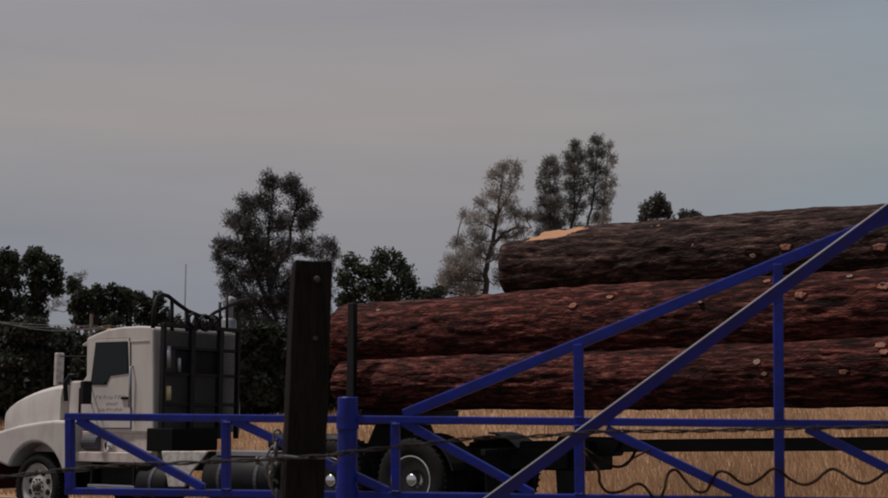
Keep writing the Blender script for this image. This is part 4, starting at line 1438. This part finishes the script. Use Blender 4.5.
# timber post
wp_Y = 5.15
pc = at(306, HOR, wp_Y)
ptop = at(311.5, 263, wp_Y)
pbot = at(301.5, 498, wp_Y)
lean = (ptop.x - pbot.x) / (ptop.z - pbot.z)
ztop = ptop.z
xbase = ptop.x - lean * ztop
wpost = empty('wooden_post', (xbase, wp_Y, 0))
tag(wpost, 'black weathered railroad tie standing as a fence post before the blue gate', 'post')
def tie():
    hw, hd = 0.079, 0.085
    ang = R_(14)
    nz_, na_ = 60, 24
    vs, fs = [], []
    rr = np.random.default_rng(5)
    nn = vnoise(nz_, na_, 9, 12, 77)
    n2 = vnoise(nz_, na_, 30, 24, 78)
    for i in range(nz_):
        z = -0.5 + (ztop + 0.5) * i / (nz_ - 1)
        for k in range(na_):
            t = 4 * k / na_
            e, u = int(t), t - int(t)
            c4 = [(-1, -1), (1, -1), (1, 1), (-1, 1)]
            a, b = c4[e], c4[(e + 1) % 4]
            x, y = a[0] + (b[0] - a[0]) * u, a[1] + (b[1] - a[1]) * u
            q = 1 - 0.06 * (abs(x * y) ** 3)
            s = q * (1 + 0.07 * (nn[i, k] - 0.5) + 0.03 * (n2[i, k] - .5))
            if i == nz_ - 1: s *= 0.95
            x, y = x * hw * s, y * hd * s
            xr = x * math.cos(ang) - y * math.sin(ang)
            yr = x * math.sin(ang) + y * math.cos(ang)
            zz = z + (0.018 * (nn[0, k] - .5) if i >= nz_ - 2 else 0) + (x * 0.05 if i >= nz_ - 2 else 0)
            vs.append((xr + lean * z, yr, zz))
    for i in range(nz_ - 1):
        for k in range(na_):
            fs.append((i * na_ + k, i * na_ + (k + 1) % na_, (i + 1) * na_ + (k + 1) % na_, (i + 1) * na_ + k))
    fs.append(tuple(range(na_ - 1, -1, -1)))
    fs.append(tuple((nz_ - 1) * na_ + k for k in range(na_)))
    o = MB().add(vs, fs).build('timber', 'tie', wpost)
    return o
tie()
def on_post(px, py, d=0.105):
    p_ = at(px, py, wp_Y - d)
    return p_ - Vector((xbase, wp_Y, 0))
c_ = on_post(317, 279)
MB().lathe_y([(0, c_.y - 0.008), (0.008, c_.y - 0.008), (0.010, c_.y - 0.004), (0.012, c_.y - 0.002), (0.012, c_.y + 0.03)], c_.x, c_.z, 12).build('bolt_head', 'bolt', wpost)
c_ = on_post(315, 338)
MB().lathe_y([(0, c_.y - 0.008), (0.008, c_.y - 0.008), (0.01, c_.y + 0.03)], c_.x, c_.z, 10).build('bolt_head', 'bolt', wpost)
# other fence posts the wire runs to, past the edges of the view
def side_post(px, lab):
    p_ = at(px, HOR, wp_Y)
    o = MB().tube([(p_.x, wp_Y, -0.4), (p_.x, wp_Y, 0.8), (p_.x + 0.02, wp_Y, 1.72)], [0.075, 0.07, 0.065], 12).build('fence_post', 'tie', loc=(p_.x, wp_Y, 0))
    tag(o, lab, 'post')
    return p_
side_post(-330, 'round dark fence post at the far end of the barbed wire')

# barbed wire: two twisted strands with barbs
def barbed(px_pts, lab, pitch=0.24, step=0.30, r=0.0042, amp=0.0052):
    cl = catmull([at(x, y, Yd) for x, y, Yd in px_pts], 30)
    acc = [0.0]
    for a, b in zip(cl, cl[1:]):
        acc.append(acc[-1] + (b - a).length)
    L = acc[-1]
    n = int(L / 0.012)
    cs = []
    j = 0
    for i in range(n + 1):
        s = L * i / n
        while j < len(acc) - 2 and acc[j + 1] < s:
            j += 1
        t = (s - acc[j]) / max(1e-9, acc[j + 1] - acc[j])
        cs.append(cl[j].lerp(cl[j + 1], min(1, t)))
    mbw = MB()
    for ph_ in (0, math.pi):
        pts = []
        for i, p_ in enumerate(cs):
            a = 2 * math.pi * (L * i / n) / pitch + ph_
            pts.append(p_ + Vector((0, math.cos(a) * amp, math.sin(a) * amp)))
        mbw.tube(pts, r, 5)
    wo = mbw.build('barbed_wire', 'wire', smooth=True)
    tag(wo, lab, 'barbed wire')
    k = int(0.06 / L * n)
    while k < n:
        c = cs[k]
        mb_ = MB()
        a0 = random.uniform(0, 3)
        coil_ = [c + Vector(((q - 6) * 0.0016, math.cos(q * 1.05 + a0) * 0.0075, math.sin(q * 1.05 + a0) * 0.0075)) for q in range(13)]
        mb_.tube(coil_, 0.0022, 5)
        for s in (1, -1):
            for sgn in (1, -1):
                a = a0 + (0 if s > 0 else 1.5)
                d = Vector((0.35 * sgn * s, math.cos(a) * sgn, math.sin(a) * sgn)).normalized()
                mb_.tube([c + Vector((s * 0.006, 0, 0)), c + Vector((s * 0.006, 0, 0)) + d * 0.026], [0.0021, 0.0007], 5)
        mb_.build('barb', 'wire', wo)
        k += int(step * random.uniform(0.85, 1.15) / L * n)
    return wo
fy = wp_Y - 0.13
barbed([(-330, 486, wp_Y - 0.09), (-150, 488, fy), (0, 477, fy), (95, 467, fy), (190, 462.5, fy), (278, 459, fy), (303, 457.5, fy), (330, 455, fy)],
       'taut barbed wire running from the wooden post across the truck cab side')
barbed([(330, 455, fy - 0.004), (362, 450.5, fy + 0.02), (420, 444.5, fy + 0.1), (478, 438, 5.25), (540, 436, 5.35), (602, 431.5, 5.45), (690, 431, 5.5), (780, 428.5, 5.5), (870, 427, 5.5), (962, 424, ep_.y - 0.058)],
       'barbed wire running from the wooden post across the gate under the logs')
# tie wire round the post with a hook
mbw = MB()
ring = []
for k in range(30):
    a = 2 * math.pi * k / 29
    ring.append((xbase + lean * 1.4 + 0.118 * math.cos(a), wp_Y + 0.122 * math.sin(a), 1.402 + 0.006 * math.sin(a * 2)))
mbw.tube(ring, 0.003, 6)
hk = [at(333, 456, wp_Y - 0.06), at(337, 452, wp_Y - 0.07), at(338.5, 457, wp_Y - 0.07), at(336, 463, wp_Y - 0.07), at(331, 465, wp_Y - 0.06)]
mbw.tube(catmull(hk, 6), 0.0045, 6)
tag(mbw.build('tie_wire', 'chain', smooth=True), 'wire loop tied round the wooden post with a bent hook', 'wire')
# chain hanging at the post
chain = empty('gate_chain', at(272, 450, wp_Y - 0.05))
tag(chain, 'short galvanised chain hanging beside the wooden post', 'chain')
def link_mesh():
    mb_ = MB()
    pts = []
    for k in range(21):
        a = 2 * math.pi * k / 20
        pts.append((0.013 * math.cos(a), 0, 0.017 * math.sin(a) + (0.012 if math.sin(a) >= 0 else -0.012)))
    mb_.tube(pts, 0.0052, 7, cap=False)
    return mb_
lk = [(277, 437), (276, 446), (272, 453), (274, 462), (270, 470), (271, 479), (275, 487), (276, 496)]
lk2 = [(266, 461), (258, 460.5)]
src = None
bi = chain.location
for i, (px, py) in enumerate(lk + lk2):
    if src is None:
        o = src = link_mesh().build('chain_link', 'chain', chain, smooth=True)
    else:
        o = src.copy()
        C.objects.link(o)
        o.parent = chain
    p_ = at(px, py, wp_Y - 0.06)
    o.location = p_ - bi
    tilt = 0.0
    if i >= len(lk): tilt = R_(85)
    elif i in (1, 2): tilt = R_(25)
    o.rotation_euler = (0, tilt + random.uniform(-.25, .25), R_(90) * (i % 2) + random.uniform(-.35, .35))

# loose sprung wire waving along the lower rail
pts = [(597, 455), (598, 470), (600, 483), (608, 492), (622, 491), (636, 484), (644, 486), (652, 496), (658, 502), (664, 490), (668, 474), (676, 470), (686, 481),
       (696, 491), (706, 491), (711, 483), (718, 472), (728, 473), (740, 482), (750, 484), (762, 477), (771, 469.5), (779, 470), (790, 479), (803, 484.5), (815, 481),
       (824, 473), (832, 469), (841, 472), (853, 480), (865, 483.5), (876, 479), (888, 470), (900, 466), (914, 474), (930, 481), (948, 476), (962, 470)]
P3 = []
for i, (x, y) in enumerate(pts):
    off = 0.06 + 0.035 * math.sin(i * 1.57)
    P3.append(G(x, y, off))
P3[-1] = Vector((ep_.x - 0.02, ep_.y - 0.056, P3[-1].z))
P3[0] = G(584, 452, 0.026)
tag(MB().tube(catmull(P3, 8), 0.0066, 7).build('wavy_wire', 'coil', smooth=True), 'rusty brown wire waving like a stretched spring below the gate rail', 'wire')
pts = [(604, 456), (608, 463), (616, 466.5), (626, 465), (632, 459), (636, 455)]
P3 = [G(x, y, 0.05 + 0.02 * (i % 2)) for i, (x, y) in enumerate(pts)]
P3[0] = G(584, 448, 0.026)
P3[-1] = G(650, 449.5, 0.02)
tag(MB().tube(catmull(P3, 8), 0.0045, 7).build('wire_loop', 'coil', smooth=True), 'small slack loop of rusty wire hanging from the gate upright and diagonal', 'wire')
